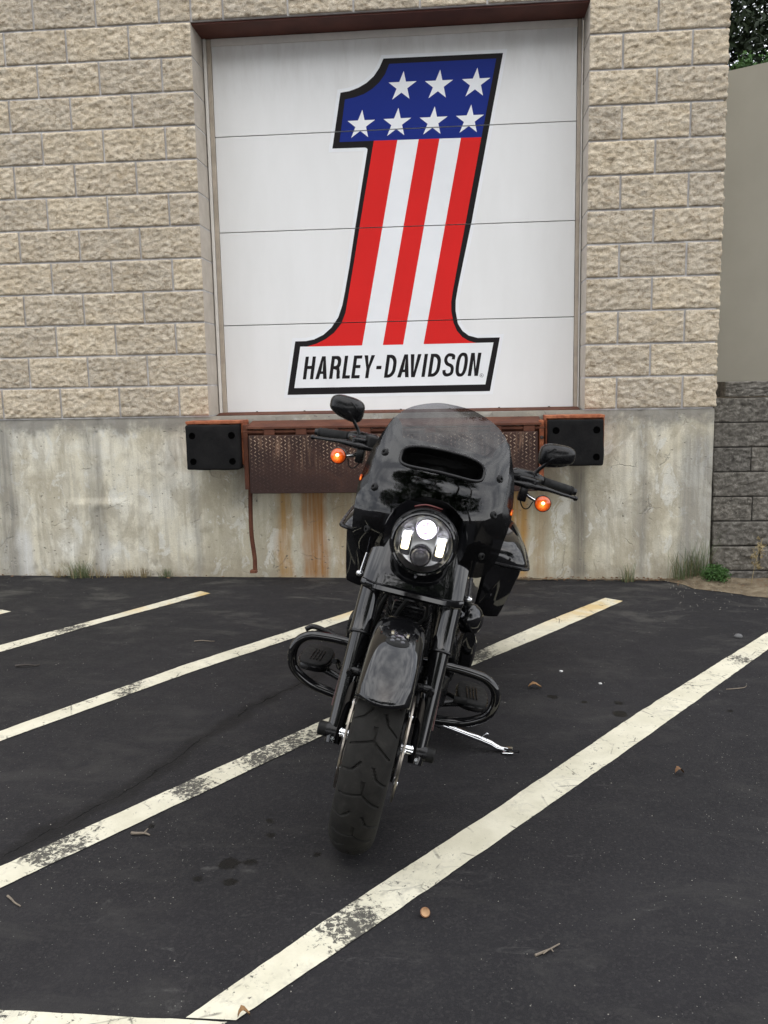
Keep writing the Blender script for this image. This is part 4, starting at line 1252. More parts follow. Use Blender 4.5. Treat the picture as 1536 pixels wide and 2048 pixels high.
# --- fork crown cowl under and around the headlight
def cowl(zs, mat_name):
    rings = []
    for z, w, xc, bul in zs:
        ring = []
        for i in range(33):
            s = -1 + 2 * i / 32
            y = w * math.copysign(1 - (1 - abs(s)) ** 1.6, s)
            x = xc + bul * (1 - abs(y / w) ** 5)
            # fork tubes push the cowl outwards at its sides
            x += .004 * math.exp(-((abs(y) - .118) / .03) ** 2)
            ring.append((x, y, z))
        ring += [(xc - .10, w * .98, z), (xc - .10, -w * .98, z)]
        rings.append(ring)
    return loft(rings, True)
cw = B('fork_cowl', cowl([(.738, .154, -.205, .030), (.76, .154, -.220, .034), (.79, .153, -.240, .038), (.83, .152, -.268, .040), (.88, .150, -.302, .045), (.93, .146, -.336, .05), (.98, .138, -.365, .055)], ''), 'gloss', None, 50)
B('cowl_trim', cowl([(.712, .150, -.198, .026), (.722, .1565, -.196, .034), (.734, .1575, -.200, .036), (.7375, .155, -.204, .03)], ''), 'gloss', cw, 50)

# --- headlight
HC = Vector((-.15, 0, .891))
hl = B('headlight', lathe([(.060, -.16), (.088, -.12), (.098, -.07), (.1005, -.03), (.1005, -.012), (.097, -.004), (.0935, -.003), (.0925, .004), (.0945, .012), (.0935, .020), (.0895, .024), (.0855, .022), (.0835, .012)], HC, 'X', 64), 'gloss', None, 30)
B('headlight_bowl', lathe([(.0835, .012), (.081, -.008), (.074, -.026), (.05, -.034), (0, -.036)], HC, 'X', 48), 'bowl', hl)
B('headlight_lens', lathe([(.084, .014), (.078, .0235), (.064, .0305), (.045, .0355), (.022, .038), (0, .039)], HC, 'X', 48), 'lens', hl, 180)
def hp(x, y, z): return HC + Vector((x, y, z))
pr = B('projector', lathe([(.032, -.03), (.031, -.004), (.029, .0)], hp(0, 0, .0405), 'X', 32), 'chrome', hl)
B('projector_lens', lathe([(.0285, -.004), (.0265, .006), (.019, .0135), (.009, .017), (0, .018)], hp(0, 0, .0405), 'X', 32), 'led_proj', hl, 180)
B('projector', lathe([(.032, -.03), (.031, -.004), (.029, .0)], hp(0, 0, -.041), 'X', 32), 'satin', hl)
B('projector_lens', lathe([(.0285, -.004), (.0265, .006), (.019, .0135), (.009, .017), (0, .018)], hp(0, 0, -.041), 'X', 32), 'led_off', hl, 180)
for s in (-1, 1):
    B('led_block', xf(box(-.02, .002, -.0115, .0115, -.027, .027, .004, 2), Matrix.Translation(hp(-.004, .0515 * s, -.004))), 'led', hl)
    B('led_bezel', xf(box(-.02, -.001, -.018, .018, -.042, .036, .004, 2), Matrix.Translation(hp(-.006, .0515 * s, -.006))), 'chrome', hl)
B('headlight_screw', lathe([(0, .006), (.004, .006), (.005, 0)], hp(.02, .0, -.096), 'X', 10), 'chrome', hl)
B('headlight_wire', tube(catmull([hp(-.06, -.05, .090), hp(-.05, -.03, .100), hp(-.05, -.01, .104), hp(-.07, .03, .098)], 6), .0025, 6), 'redwire', hl)

# --- smoked fairing
half = [(0, 1.288), (.05, 1.285), (.10, 1.270), (.14, 1.250), (.172, 1.220), (.192, 1.180), (.202, 1.125), (.206, 1.075), (.206, 1.030), (.209, 1.005), (.224, .982), (.234, .955), (.232, .915), (.227, .868), (.214, .826), (.192, .801), (.160, .797), (.130, .806)]
hs = [p[:2] for p in catmull([(a, b, 0) for a, b in half], 4)]
a0 = math.atan2(.806 - .891, .118)
arc = [(.127 * math.cos(a0 + (math.pi / 2 - a0) * k / 18), .891 + .127 * math.sin(a0 + (math.pi / 2 - a0) * k / 18)) for k in range(0, 19)]
right_half = hs + arc
outline = right_half + [(-y, z) for y, z in reversed(right_half[1:-1])]
vent = []
for k in range(48):
    a = 2 * math.pi * k / 48; c_, s_ = math.cos(a), math.sin(a)
    y = .127 * math.copysign(abs(c_) ** .45, c_); vent.append((y, 1.112 + .031 * math.copysign(abs(s_) ** .6, s_) + .012 * (1 - (y / .127) ** 2)))
PX = [(.78, -.245), (.86, -.206), (.93, -.194), (.98, -.199), (1.02, -.211), (1.06, -.230), (1.10, -.253), (1.15, -.284), (1.20, -.314), (1.29, -.366)]
def interp(tab, z):
    for (a, xa), (b, xb) in zip(tab, tab[1:]):
        if z <= b:
            t_ = (z - a) / (b - a); t_ = max(0, min(1, t_)); return xa + (xb - xa) * t_
    return tab[-1][1]
def sm(tab, z): return sum(interp(tab, z + .008 * k) * (6 - abs(k)) for k in range(-5, 6)) / 36.0
def shell_x(y, z):
    base = sm(PX, z)
    k = 1.35
    x = base - k * y * y - 3.0 * max(0, abs(y) - .16) ** 2
    d = ((y / .16) ** 4 + ((z - 1.118) / .06) ** 4)
    x += .016 * math.exp(-d * .8)          # hood around the vent
    return x
v2, f2 = fill2d([outline], [vent], .016)
def shell_n(y, z):
    e = .004
    return Vector((1, -(shell_x(y + e, z) - shell_x(y - e, z)) / (2 * e), -(shell_x(y, z + e) - shell_x(y, z - e)) / (2 * e))).normalized()
N_ = [shell_n(y, z) for y, z in v2]
nv_ = len(v2)
Vs = [Vector((shell_x(y, z), y, z)) for y, z in v2]
cnt = {}
for f in f2:
    for i in range(3):
        e_ = (f[i], f[(i + 1) % 3]); cnt[tuple(sorted(e_))] = cnt.get(tuple(sorted(e_)), 0) + 1
rimf = []
for f in f2:
    for i in range(3):
        a_, b_ = f[i], f[(i + 1) % 3]
        if cnt[tuple(sorted((a_, b_)))] == 1: rimf.append((a_, b_, b_ + nv_, a_ + nv_))
sh = B('fairing_shell', (Vs + [v - n * .004 for v, n in zip(Vs, N_)], list(f2) + [tuple(i + nv_ for i in f[::-1]) for f in f2] + rimf), 'smoke', None, 180)
sh.data.normals_split_custom_set_from_vertices([tuple(n) for n in N_] + [tuple(-n) for n in N_])
vp = [Vector((shell_x(y, z) + .003, y, z)) for y, z in vent]
B('vent_rim', tube(vp + [vp[0]], .0050, 10, False), 'satin', sh)
B('vent_duct', loft([[(shell_x(y, z) - .002, y, z) for y, z in vent], [(shell_x(y, z) - .05, y * .96, z - .012) for y, z in vent], [(shell_x(y, z) - .09, y * .9, 1.1 + (z - 1.115) * .55) for y, z in vent]], False), 'matte', sh)
B('vent_back', loft([[(shell_x(y, z) - .088, y * .9, 1.1 + (z - 1.115) * .55) for y, z in vent], [(shell_x(y, z) - .092, y * .2, 1.1 + (z - 1.115) * .1) for y, z in vent]], True), 'matte', sh)
for y, z in ((.178, 1.107), (.183, 1.003), (.176, .874)):
    for s in (-1, 1):
        x = shell_x(y, z)
        nrm_ = Vector((1, 5.0 * y * s, .55 if z > .95 else .0)).normalized(); t1 = nrm_.orthogonal().normalized()
        bo = B('fairing_bolt', lathe([(0, .0045), (.0038, .0045), (.004, .0058), (.0085, .0058), (.011, .0032), (.012, -.002)], (x + .001, y * s, z), (nrm_, t1, nrm_.cross(t1)), 20), 'matte', sh)
        B('bolt_socket', lathe([(0, .0062), (.0042, .0062)], (x + .001, y * s, z), (nrm_, t1, nrm_.cross(t1)), 6), 'hole', bo)
# inner fairing: opaque side wings and centre panel behind the shell
inner = []
for s in (-1, 1):
    wing = [(.150, 1.16), (.184, 1.205), (.206, 1.165), (.222, 1.125), (.236, 1.08), (.244, 1.035), (.250, .98), (.248, .93), (.236, .905), (.18, .93), (.15, 1.0)]
    w3 = [p[:2] for p in catmull([(a, b, 0) for a, b in wing], 4, True)]
    v2, f2 = fill2d([w3], (), .02)
    o = B('inner_fairing', ([(-.345 - .52 * max(0, z - .98) - 1.6 * max(0, y - .12) ** 2 - .55 * max(0, y - .15), y * s, z) for y, z in v2], f2), 'satin', None, 180)
    md = o.modifiers.new('thickness', 'SOLIDIFY'); md.thickness = .006
    B('marker_lamp', xf(box(-.012, .004, -.004, .004, -.010, .010, .003), Matrix.Translation((-.43, .2465 * s, .995))), 'amber', o)
cp = [(-.17, .96), (.17, .96), (.185, 1.05), (.165, 1.15), (.0, 1.16), (-.165, 1.15), (-.185, 1.05)]
v2, f2 = fill2d([cp], (), .03)
B('instrument_panel', ([(shell_x(y, z) - .115, y, z) for y, z in v2], f2), 'matte', None, 180)
for s in (-1, 1):
    B('fairing_strut', tube([(-.345, .165 * s, .90), (-.35, .166 * s, .785), (-.352, .174 * s, .714)], .0055, 10), 'chrome')
    B('strut_knob', lathe([(0, -.012), (.007, -.010), (.010, 0), (.007, .010), (0, .012)], (-.348, .176 * s, .708), 'Y', 14), 'chrome')
    B('fairing_bracket', xf(box(-.05, .0, -.028, .028, -.026, .026, .004), Matrix.Translation((-.28, .176 * s, .872))), 'matte')

# --- handlebar and controls
hb = B('handlebar', tube(catmull([(-.70, -.462, 1.076), (-.66, -.36, 1.09), (-.60, -.26, 1.103), (-.52, -.16, 1.09), (-.47, -.08, 1.05), (-.465, 0, 1.045), (-.47, .08, 1.05), (-.52, .16, 1.09), (-.60, .26, 1.103), (-.66, .36, 1.09), (-.70, .462, 1.076)], 6), .0125, 14), 'satin')
for s in (-1, 1):
    B('riser', tube([(-.43, .05 * s, .94), (-.465, .05 * s, 1.045)], .018, 14), 'satin', hb)
    g0, g1 = Vector((-.632, .334 * s, 1.0925)), Vector((-.69, .448 * s, 1.0785))
    gd = (g1 - g0)
    gr = B('grip', tube([g0, g0 + gd * .03, g0 + gd * .06, g0 + gd * .88, g0 + gd * .90, g0 + gd * .93, g0 + gd * .95, g0 + gd * .99, g1], [.0165, .019, .0175, .0165, .0145, .0145, .0168, .0168, .013], 18), 'rubber', hb)
    # switch housing and master cylinder / clutch perch
    sw = B('switch_housing', tube([(-.565, .225 * s, 1.10), (-.575, .24 * s, 1.101), (-.610, .30 * s, 1.099), (-.628, .328 * s, 1.094)], [.016, .024, .0235, .020], 16), 'satin', hb)
    pc = B('lever_perch', xf(box(-.02, .035, -.040, .040, -.018, .016, .008, 3), Matrix.Translation((-.578, .288 * s, 1.090)) @ Matrix.Rotation(R(-26 * s), 4, 'Z')), 'satin', hb)
    if s < 0:
        B('brake_reservoir', xf(box(-.028, .028, -.040, .040, -.022, .020, .007, 3), Matrix.Translation((-.575, -.232, 1.098)) @ Matrix.Rotation(R(24), 4, 'Z') @ Matrix.Rotation(R(-6), 4, 'Y')), 'matte', hb)
    lv = catmull([(-.548, .235 * s, 1.078), (-.542, .29 * s, 1.080), (-.560, .345 * s, 1.079), (-.595, .40 * s, 1.071), (-.632, .452 * s, 1.0635)], 6)
    n_ = len(lv)
    lev_ = B('lever', tube(lv, [.010 + .007 * math.exp(-((i / n_ - .28) / .2) ** 2) - .0025 * (i / n_) for i in range(n_)], 12, True, .75), 'satin', hb)
    B('lever_ball', lathe([(0, -.009), (.006, -.007), (.009, 0), (.006, .007), (0, .009)], (-.636, .459 * s, 1.0622), 'Y', 14), 'satin', lev_)
    # mirror
    st = catmull([(-.59, .300 * s, 1.098), (-.592, .301 * s, 1.115), (-.594, .308 * s, 1.128), (-.588, .326 * s, 1.152), (-.578, .345 * s, 1.178), (-.583, .352 * s, 1.184), (-.60, .357 * s, 1.186)], 5)
    mir = empty('mirror'); mir.parent = bike
    B('mirror_stem', tube(st, .0062, 10), 'satin', mir)
    # egg shaped shell: pointed end inboard-low
    def egg(scale, x):
        o_ = []
        for k in range(44):
            a = 2 * math.pi * k / 44
            c_, s_ = math.cos(a), math.sin(a)
            yy = .0600 * math.copysign(abs(c_) ** .74, c_); inb = .5 - .5 * yy / .06
            zz = (.0375 if s_ > 0 else .026 + .026 * inb ** .8) * math.copysign(abs(s_) ** .62, s_)
            zz += -.006 * inb + .004
            o_.append((x, (.3605 + yy * scale) * s, 1.190 + zz * scale))
        return o_
    B('mirror_shell', loft([egg(.05, -.572), egg(.30, -.573), egg(.58, -.577), egg(.78, -.583), egg(.92, -.592), egg(.985, -.602), egg(1.0, -.612), egg(.985, -.620), egg(.95, -.622)], True), 'satin', mir, 60)
    B('mirror_glass', loft([egg(.94, -.6225), egg(.90, -.6235)], True), 'chrome', mir)
    ridge = [Vector((-.5765 - .010 * (i / 8), 0, 0)) + Vector((0, (.325 + .075 * i / 8) * s, 1.190 + (.026 if i > 1 else .006 + .010 * i) - .0022 * i)) for i in range(9)]
    B('mirror_ridge', tube(ridge, .0035, 8), 'satin', mir)
    # turn signal
    sg = empty('turn_signal'); sg.parent = bike
    SC = Vector((-.525, .3445 * s, 1.035))
    B('signal_housing', lathe([(0, -.048), (.012, -.046), (.022, -.036), (.0255, -.018), (.026, .0), (.0275, .004), (.0275, .008), (.0255, .0095)], SC, 'X', 28), 'satin', sg)
    B('signal_lens', lathe([(.0255, .006), (.0245, .012), (.0195, .0185), (.011, .022), (0, .0235)], SC, 'X', 28), 'amber', sg, 180)
    B('signal_bulb', lathe([(.0065, .0), (.0058, .003), (.0035, .0048), (0, .0055)], SC + Vector((.0205, -.001, .003)), 'X', 16), 'amber_hot', sg, 180)
    B('signal_stem', tube([SC + Vector((-.02, -.02 * s, 0)), SC + Vector((-.03, -.045 * s, .008)), SC + Vector((-.04, -.062 * s, .02))], .006, 10), 'chrome', sg)
    B('signal_bracket', xf(box(-.02, .02, -.014, .014, -.03, .03, .004), Matrix.Translation((-.57, .278 * s, 1.052))), 'satin', sg)
    B('signal_wire', tube(catmull([(-.55, .315 * s, 1.03), (-.55, .305 * s, 1.005), (-.555, .288 * s, 1.003), (-.565, .27 * s, 1.03)], 5), .002, 6), 'rubber', sg)
    B('cable', tube(catmull([(-.56, .24 * s, 1.085), (-.51, .22 * s, 1.06), (-.45, .18 * s, .99), (-.40, .15 * s, .90), (-.40, .13 * s, .78)], 6), .0055, 8), 'rubber', hb)

# --- frame, engine, tank, rear end
B('frame', join(*[tube(catmull([(-.36, .035 * s, .86), (-.42, .085 * s, .66), (-.50, .12 * s, .40), (-.56, .13 * s, .22), (-.66, .135 * s, .155), (-1.15, .14 * s, .16)], 6), .017, 12) for s in (-1, 1)],
    tube([(-.33, 0, .90), (-.27, 0, .68)], .034, 16), tube(catmull([(-.36, 0, .88), (-.7, 0, .86), (-1.05, 0, .70), (-1.2, 0, .5)], 6), .02, 12), box(-.335, -.225, -.14, .14, .700, .735, .012)), 'satin')
B('oil_cooler', join(box(-.50, -.465, -.085, .085, .33, .50, .006), *[box(-.463, -.459, -.082, .082, .335 + .013 * i, .341 + .013 * i) for i in range(12)]), 'matte')
eng = B('engine', join(lathe([(0, -.13), (.12, -.13), (.14, -.11), (.14, .11), (.12, .13), (0, .13)], (-.80, 0, .33), 'Y', 32), box(-1.05, -.62, -.11, .11, .19, .36, .03, 3), box(-1.2, -.98, -.12, .12, .22, .42, .03, 3)), 'satin', None, 35)
for xc, tl in ((-.68, .42), (-.93, -.42)):
    ax_ = Vector((math.sin(tl), 0, math.cos(tl))); p1 = Vector((0, 1, 0)); p2 = ax_.cross(p1)
    prof = [(.05, .10)]
    for i in range(9): prof += [(.056, .11 + .017 * i), (.083, .112 + .017 * i), (.083, .118 + .017 * i), (.056, .120 + .017 * i)]
    cyl_ = B('cylinder', lathe(prof + [(.07, .27), (.075, .30), (.06, .345), (0, .35)], (-.80 + math.copysign(.03, tl), 0, .33), (ax_, p1, p2), 28), 'satin', eng, 30)
B('air_cleaner', lathe([(.03, .0), (.085, -.02), (.095, -.045), (.088, -.066), (.06, -.074), (0, -.076)], (-.80, -.115, .60), 'Y', 32), 'gloss', eng, 40)
B('primary_cover', join(loft([superring(-.86, .30, .30, .125, .135, 36, 2.3, 'Y'), superring(-.86, .30, .30, .125, .175, 36, 2.3, 'Y'), superring(-.86, .30, .275, .105, .195, 36, 2.3, 'Y')], True)), 'satin', eng, 40)
horn = B('horn', lathe([(0, .05), (.03, .046), (.052, .03), (.058, .01), (.055, -.012), (.03, -.03), (0, -.03)], (-.70, .212, .548), (Vector((.45, .85, .25)).normalized(), Vector((-.88, .46, 0)).normalized(), Vector((-.1, -.22, .97)).normalized()), 28), 'gloss', None, 40)
B('horn_bracket', tube(catmull([(-.62, .14, .66), (-.64, .175, .635), (-.68, .20, .60)], 5), .014, 10), 'satin', horn)
B('coil_cover', loft([superring(.225, .50, .022, .03, -.60, 20), superring(.235, .44, .026, .075, -.64, 20), superring(.232, .43, .024, .07, -.72, 20)], True), 'gloss', None, 50)
for y0_, pts in ((.0, [(.10, .55, -.62), (.16, .50, -.58), (.185, .40, -.60), (.175, .30, -.66)]), (.0, [(-.10, .55, -.62), (-.17, .50, -.57), (-.17, .38, -.62), (-.15, .27, -.72), (-.11, .22, -.96)])):
    B('exhaust_pipe', tube(catmull([(x, y, z) for y, z, x in pts], 6), .022, 14), 'satin')
for s in (-1, 1):
    B('muffler', tube(catmull([(-.95, .02 + .12 * s, .21), (-1.2, .035 + .17 * s, .215), (-1.8, .05 + .25 * s, .25), (-2.02, .05 + .27 * s, .262)], 5), [.028 + .02 * min(1, i / 6) for i in range(16)], 18), 'satin')
for k, (pth, rad) in enumerate([([(-.30, .05, .70), (-.36, .06, .62), (-.45, .04, .56)], .006), ([(-.30, -.06, .72), (-.34, -.09, .62), (-.42, -.10, .53)], .006), ([(-.33, .0, .68), (-.40, -.03, .60), (-.46, -.05, .52)], .008), ([(-.31, .09, .70), (-.37, .115, .60), (-.47, .10, .50)], .005)]):
    B('wiring_loom', tube(catmull(pth, 6), rad, 8), 'rubber')
B('regulator', join(box(-.475, -.44, -.055, .055, .53, .62, .008), *[box(-.44, -.43, -.05, .05, .537 + .014 * i, .542 + .014 * i) for i in range(6)]), 'satin')
for yy, zz in ((-.115, .60), (.112, .575), (.118, .535), (-.105, .56), (.10, .615)):
    B('frame_bolt', lathe([(0, .010), (.006, .010), (.0075, .004), (.0075, 0)], (-.44, yy, zz), 'X', 10), 'chrome')
tank = B('fuel_tank', loft([superring(0, .86, .03, .03, -.40, 32), superring(0, .86, .09, .07, -.44, 32), superring(0, .865, .145, .098, -.54, 32), superring(0, .865, .165, .105, -.68, 32), superring(0, .85, .15, .095, -.85, 32), superring(0, .81, .11, .075, -1.0, 32), superring(0, .78, .05, .04, -1.08, 32)], True), 'gloss', None, 50)
B('tank_console', loft([superring(0, .955, .035, .02, -.50, 20), superring(0, .97, .05, .022, -.62, 20), superring(0, .955, .045, .022, -.80, 20), superring(0, .90, .03, .02, -.98, 20)], True), 'gloss', tank, 50)
B('seat', loft([superring(0, .77, .05, .03, -.98, 28), superring(0, .745, .12, .05, -1.08, 28), superring(0, .72, .165, .055, -1.22, 28), superring(0, .735, .16, .06, -1.38, 28), superring(0, .775, .135, .05, -1.46, 28), superring(0, .775, .12, .045, -1.72, 28), superring(0, .77, .06, .03, -1.80, 28)], True), 'seat', None, 60)
rf = B('rear_fender', xf(fender(R(-12), R(150), .375, .105, .11, 50, (0, 0, 0)), Matrix.Translation((-1.625, .055, .350)) @ Matrix.Rotation(R(180), 4, 'Z')), 'gloss', None, 60)
md = rf.modifiers.new('thickness', 'SOLIDIFY'); md.thickness = .004
rw = B('rear_wheel', lathe([(.205, -.075), (.215, -.07), (.205, -.04), (.195, 0), (.205, .04), (.215, .07), (.205, .075), (.18, .03), (.18, -.03)], (-1.625, .055, .347), 'Y', 48, True), 'satin')
B('tyre', xf(tyre_mesh(.322, .17, 160, False), Matrix.Translation((-1.625, .055, .347))), 'tyre', rw, 50)
B('hub', lathe([(0, -.09), (.05, -.09), (.06, -.03), (.06, .03), (.05, .09), (0, .09)], (-1.625, .055, .347), 'Y', 24), 'satin', rw)
for k in range(9):
    a = 2 * math.pi * k / 9
    B('spoke', tube([(-1.625 + .05 * math.cos(a), .055, .347 + .05 * math.sin(a)), (-1.625 + .19 * math.cos(a), .055, .347 + .19 * math.sin(a))], [.016, .012], 8), 'satin', rw)
for s in (-1, 1):
    B('swingarm', tube([(-1.10, .13 * s, .30), (-1.40, .14 * s, .31), (-1.64, .14 * s + .02, .322)], .024, 12), 'satin')
B('tail_lamp', loft([superring(.03, .60, .05, .03, -1.99, 20), superring(.03, .60, .055, .035, -2.01, 20), superring(.03, .60, .03, .02, -2.03, 20)], True), 'red_ref')

# --- saddlebags (rear end stands slightly to the rider's left of the front)
for s in (-1, 1):
    o_ = .034
    def bag(x, yi, yo, zb, zt, round_=3.4):
        return superring(o_ + s * (yi + yo) / 2, (zb + zt) / 2, (yo - yi) / 2, (zt - zb) / 2, x, 32, round_)
    # tapered outline: narrow at the bottom
    def ring(x, yi, ytop, ybot, zb, zt, cut=0.0):
        pts = []
        n_ = 9
        for k in range(n_): pts.append((yi, zt - (zt - zb) * k / (n_ - 1)))
        for k in range(1, n_): pts.append((yi + (ybot - yi) * k / (n_ - 1), zb + .012 * (k / (n_ - 1)) ** 3))
        for k in range(1, n_):
            f_ = k / (n_ - 1); pts.append((ybot + (ytop - ybot) * f_ ** .8, zb + .012 + (zt - zb - .012) * f_))
        for k in range(1, n_ - 1): pts.append((ytop - (ytop - yi) * k / (n_ - 1), zt))
        return [(x, o_ + s * y, z) for y, z in pts]
    bg = empty('saddlebag'); bg.parent = bike
    B('bag_body', loft([ring(-1.205, .235, .33, .29, .46, .655), ring(-1.225, .225, .372, .325, .425, .658), ring(-1.30, .225, .386, .335, .405, .66), ring(-1.55, .225, .392, .34, .40, .665), ring(-1.80, .225, .388, .335, .41, .665), ring(-1.93, .235, .35, .31, .47, .66)], True), 'gloss', bg, 35)
    lid = []
    for x, yo, h_ in ((-1.19, .345, .035), (-1.205, .383, .062), (-1.25, .396, .088), (-1.40, .402, .105), (-1.65, .402, .108), (-1.88, .395, .09), (-1.95, .36, .05)):
        pts = []
        for k in range(17):
            a = math.pi * k / 16
            yy = .222 + (yo - .222) * (.5 - .5 * math.cos(a) if False else k / 16)
            zz = .672 + h_ * (1 - abs((k / 16 - .42) / .58 if k / 16 > .42 else 0) ** 2.6) * (min(1, (k + 1) / 2))
            pts.append((x, o_ + s * yy, zz))
        pts += [(x, o_ + s * yo, .668), (x, o_ + s * .222, .668)]
        lid.append(pts)
    B('bag_lid', loft(lid, True), 'gloss', bg, 50)
    rim = catmull([(-1.186, o_ + s * .25, .664), (-1.188, o_ + s * .34, .664), (-1.205, o_ + s * .388, .664), (-1.27, o_ + s * .402, .665), (-1.60, o_ + s * .407, .667), (-1.90, o_ + s * .398, .665), (-1.95, o_ + s * .36, .663)], 6)
    B('bag_rim', tube(rim, .008, 8), 'satin', bg)

# --- engine guards, floorboards, stand
for s in (-1, 1):
    gp = catmull([(-.47, .05 * s, .43), (-.53, .12 * s, .412), (-.545, .19 * s, .409), (-.55, .255 * s, .405), (-.55, .312 * s, .396), (-.55, .350 * s, .366), (-.55, .361 * s, .318), (-.55, .343 * s, .266), (-.55, .280 * s, .227), (-.55, .21 * s, .213), (-.55, .13 * s, .205)], 8)
    gd_ = B('engine_guard', tube(gp, .0165, 18), 'gloss')
    if s < 0:
        B('guard_clamp', tube(catmull([(-.565, -.335, .409), (-.57, -.31, .424), (-.57, -.26, .418), (-.565, -.225, .412)], 5), .009, 10), 'satin', gd_)
    # floorboard: elongated half-oval board with ribbed pad
    def board(z, grow=0.0):
        pts = []
        for k in range(36):
            a = 2 * math.pi * k / 36
            c_, s_ = math.cos(a), math.sin(a)
            y = .300 + (.056 + grow) * math.copysign(abs(c_) ** .62, c_); x = -.80 + (.145 + grow) * math.copysign(abs(s_) ** .62, s_)
            pts.append((x, y * s, z + .28 * (x + .80) * .35))
        return pts
    fb = B('floorboard', loft([board(.212, -.006), board(.216, .004), board(.232, .006), board(.236, .004)], True), 'satin')
    B('board_pad', loft([board(.2365, .0), board(.243, -.001), board(.246, -.005)], True), 'rubber', fb)
    for k in range(4):
        yy = (.278 + .012 * k) * s
        B('pad_rib', tube([(-.86, yy, .2425), (-.80, yy, .2485), (-.70, yy, .2585)], .0022, 6), 'satin', fb)
    B('board_bracket', tube([(-.70, .15 * s, .20), (-.74, .22 * s, .205), (-.76, .28 * s, .212)], .013, 10), 'satin', fb)
B('brake_pedal', tube(catmull([(-.80, -.19, .22), (-.70, -.20, .25), (-.62, -.205, .30), (-.58, -.215, .315)], 5), [.010] * 16, 10), 'satin')
B('shift_pedal', tube(catmull([(-.80, .18, .22), (-.72, .19, .25), (-.64, .215, .275), (-.60, .24, .28)], 5), .008, 10), 'satin')
B('shift_peg', tube([(-.60, .225, .28), (-.60, .27, .281)], .011, 12), 'rubber')
sd = B('side_stand', tube(catmull([(-.66, .13, .168), (-.655, .20, .155), (-.64, .30, .148), (-.63, .385, .1400), (-.622, .42, .1335), (-.616, .455, .1375)], 6), [.013] * 8 + [.0115] * 12 + [.0105] * 5 + [.009] * 6, 14), 'chrome')
B('stand_foot', xf(box(-.026, .026, -.018, .022, -.0035, .0035, .003), Matrix.Translation((-.618, .452, .1335)) @ Matrix.Rotation(R(13.8), 4, 'X')), 'chrome', sd)
B('stand_tab', tube(catmull([(-.634, .352, .150), (-.626, .362, .169), (-.626, .372, .174), (-.628, .376, .163), (-.632, .372, .146)], 5), .0024, 8), 'chrome', sd)
B('stand_peg', tube([(-.615, .440, .138), (-.588, .478, .151), (-.581, .488, .155)], .0045, 8), 'satin', sd)
B('stand_spring', tube([Vector((-.665 + .006 * math.cos(k * 1.2), .14 + .0011 * k, .150 + .006 * math.sin(k * 1.2) - .0002 * k)) for k in range(64)], .0016, 5), 'satin', sd)

# ================================================================== SMALL THINGS ON THE GROUND
def blades(n, h, spread, seed, wid=.004, lean=.5):
    r_ = random.Random(seed); V, F = [], []
    for i in range(n):
        az = r_.uniform(0, 6.28); b0 = Vector((r_.gauss(0, spread), r_.gauss(0, spread * .5), 0)); hh = h * r_.uniform(.45, 1); ln = lean * r_.uniform(.2, 1) * hh
        d = Vector((math.cos(az), math.sin(az) * .6 - .25, 0)); w = Vector((-d.y, d.x, 0)).normalized() * wid * r_.uniform(.6, 1.2)
        k = len(V)
        for t_, ww in ((0, 1), (.45, .8), (.8, .45), (1, .06)):
            c_ = b0 + d * ln * t_ ** 1.8 + Vector((0, 0, hh * (t_ - .15 * t_ * t_)))
            V += [c_ - w * ww, c_ + w * ww]
        F += [(k + 2 * q, k + 2 * q + 1, k + 2 * q + 3, k + 2 * q + 2) for q in range(3)]
    return V, F
TUFTS = [((-1.105, -.045), 26, .10, .02, 'straw', 'thin dry grass tuft left of the bushy tuft by the wall'), ((-.946, -.05), 120, .16, .045, 'grass', 'bushy green and brown tuft at the foot of the chipped concrete'),
         ((-.80, -.04), 36, .10, .03, 'straw', 'sparse straw tuft just beside the bushy tuft'), ((-.621, -.035), 40, .10, .022, 'straw', 'yellow grass tuft midway along the pale concrete'),
         ((-.50, -.03), 44, .11, .022, 'straw', 'orange-brown grass tuft midway along the concrete'), ((-.352, -.03), 40, .09, .02, 'grass', 'small green tuft near the hanging rusty bar'),
         ((2.722, -.05), 46, .17, .022, 'grass', 'upright green weed standing alone under the concrete'), ((3.06, -.05), 60, .25, .035, 'grass', 'tall grey-green weed at the corner of the foundation'), ((3.16, -.03), 95, .36, .04, 'grass', 'tallest wispy green weed against the foundation corner')]
for k, ((x, y), n, h, sp, mt, lab) in enumerate(TUFTS):
    e = prop(empty('grass_tuft', (x, y, gz(x, y) + (.02 if x > 3 else 0))), lab, 'weed', 'weeds along the wall base')
    obj('blades', blades(n, h, sp, 60 + k, .0018 if mt == 'straw' else .0020, .75), M[mt], e)
    if mt == 'grass': obj('dry_blades', blades(max(10, n // 4), h * .8, sp, 160 + k, .002, .7), M['straw'], e)
# low bright green plant on the dirt heap
e = prop(empty('low_weed', (3.255, -.12, gz(3.25, -.1) + .02)), 'low bright green mossy plant on the dirt heap', 'weed')
obj('leaves', crown(31, 0, 0, .05, .075, .05, .05, 60, 26, .009, .016, 0), M['moss'], e)
e = prop(empty('dry_stalk', (3.46, -.16, gz(3.46, -.16) + .01)), 'tall dry straw stalk in front of the retaining wall', 'weed')
obj('stem', tube(catmull([(0, 0, 0), (.01, -.01, .1), (.03, -.01, .2), (.05, -.02, .30)], 5), .0018, 5), M['straw'], e)
obj('seed_heads', crown(33, .03, -.01, .19, .03, .015, .12, 26, 6, .012, .01, 0), M['straw'], e)

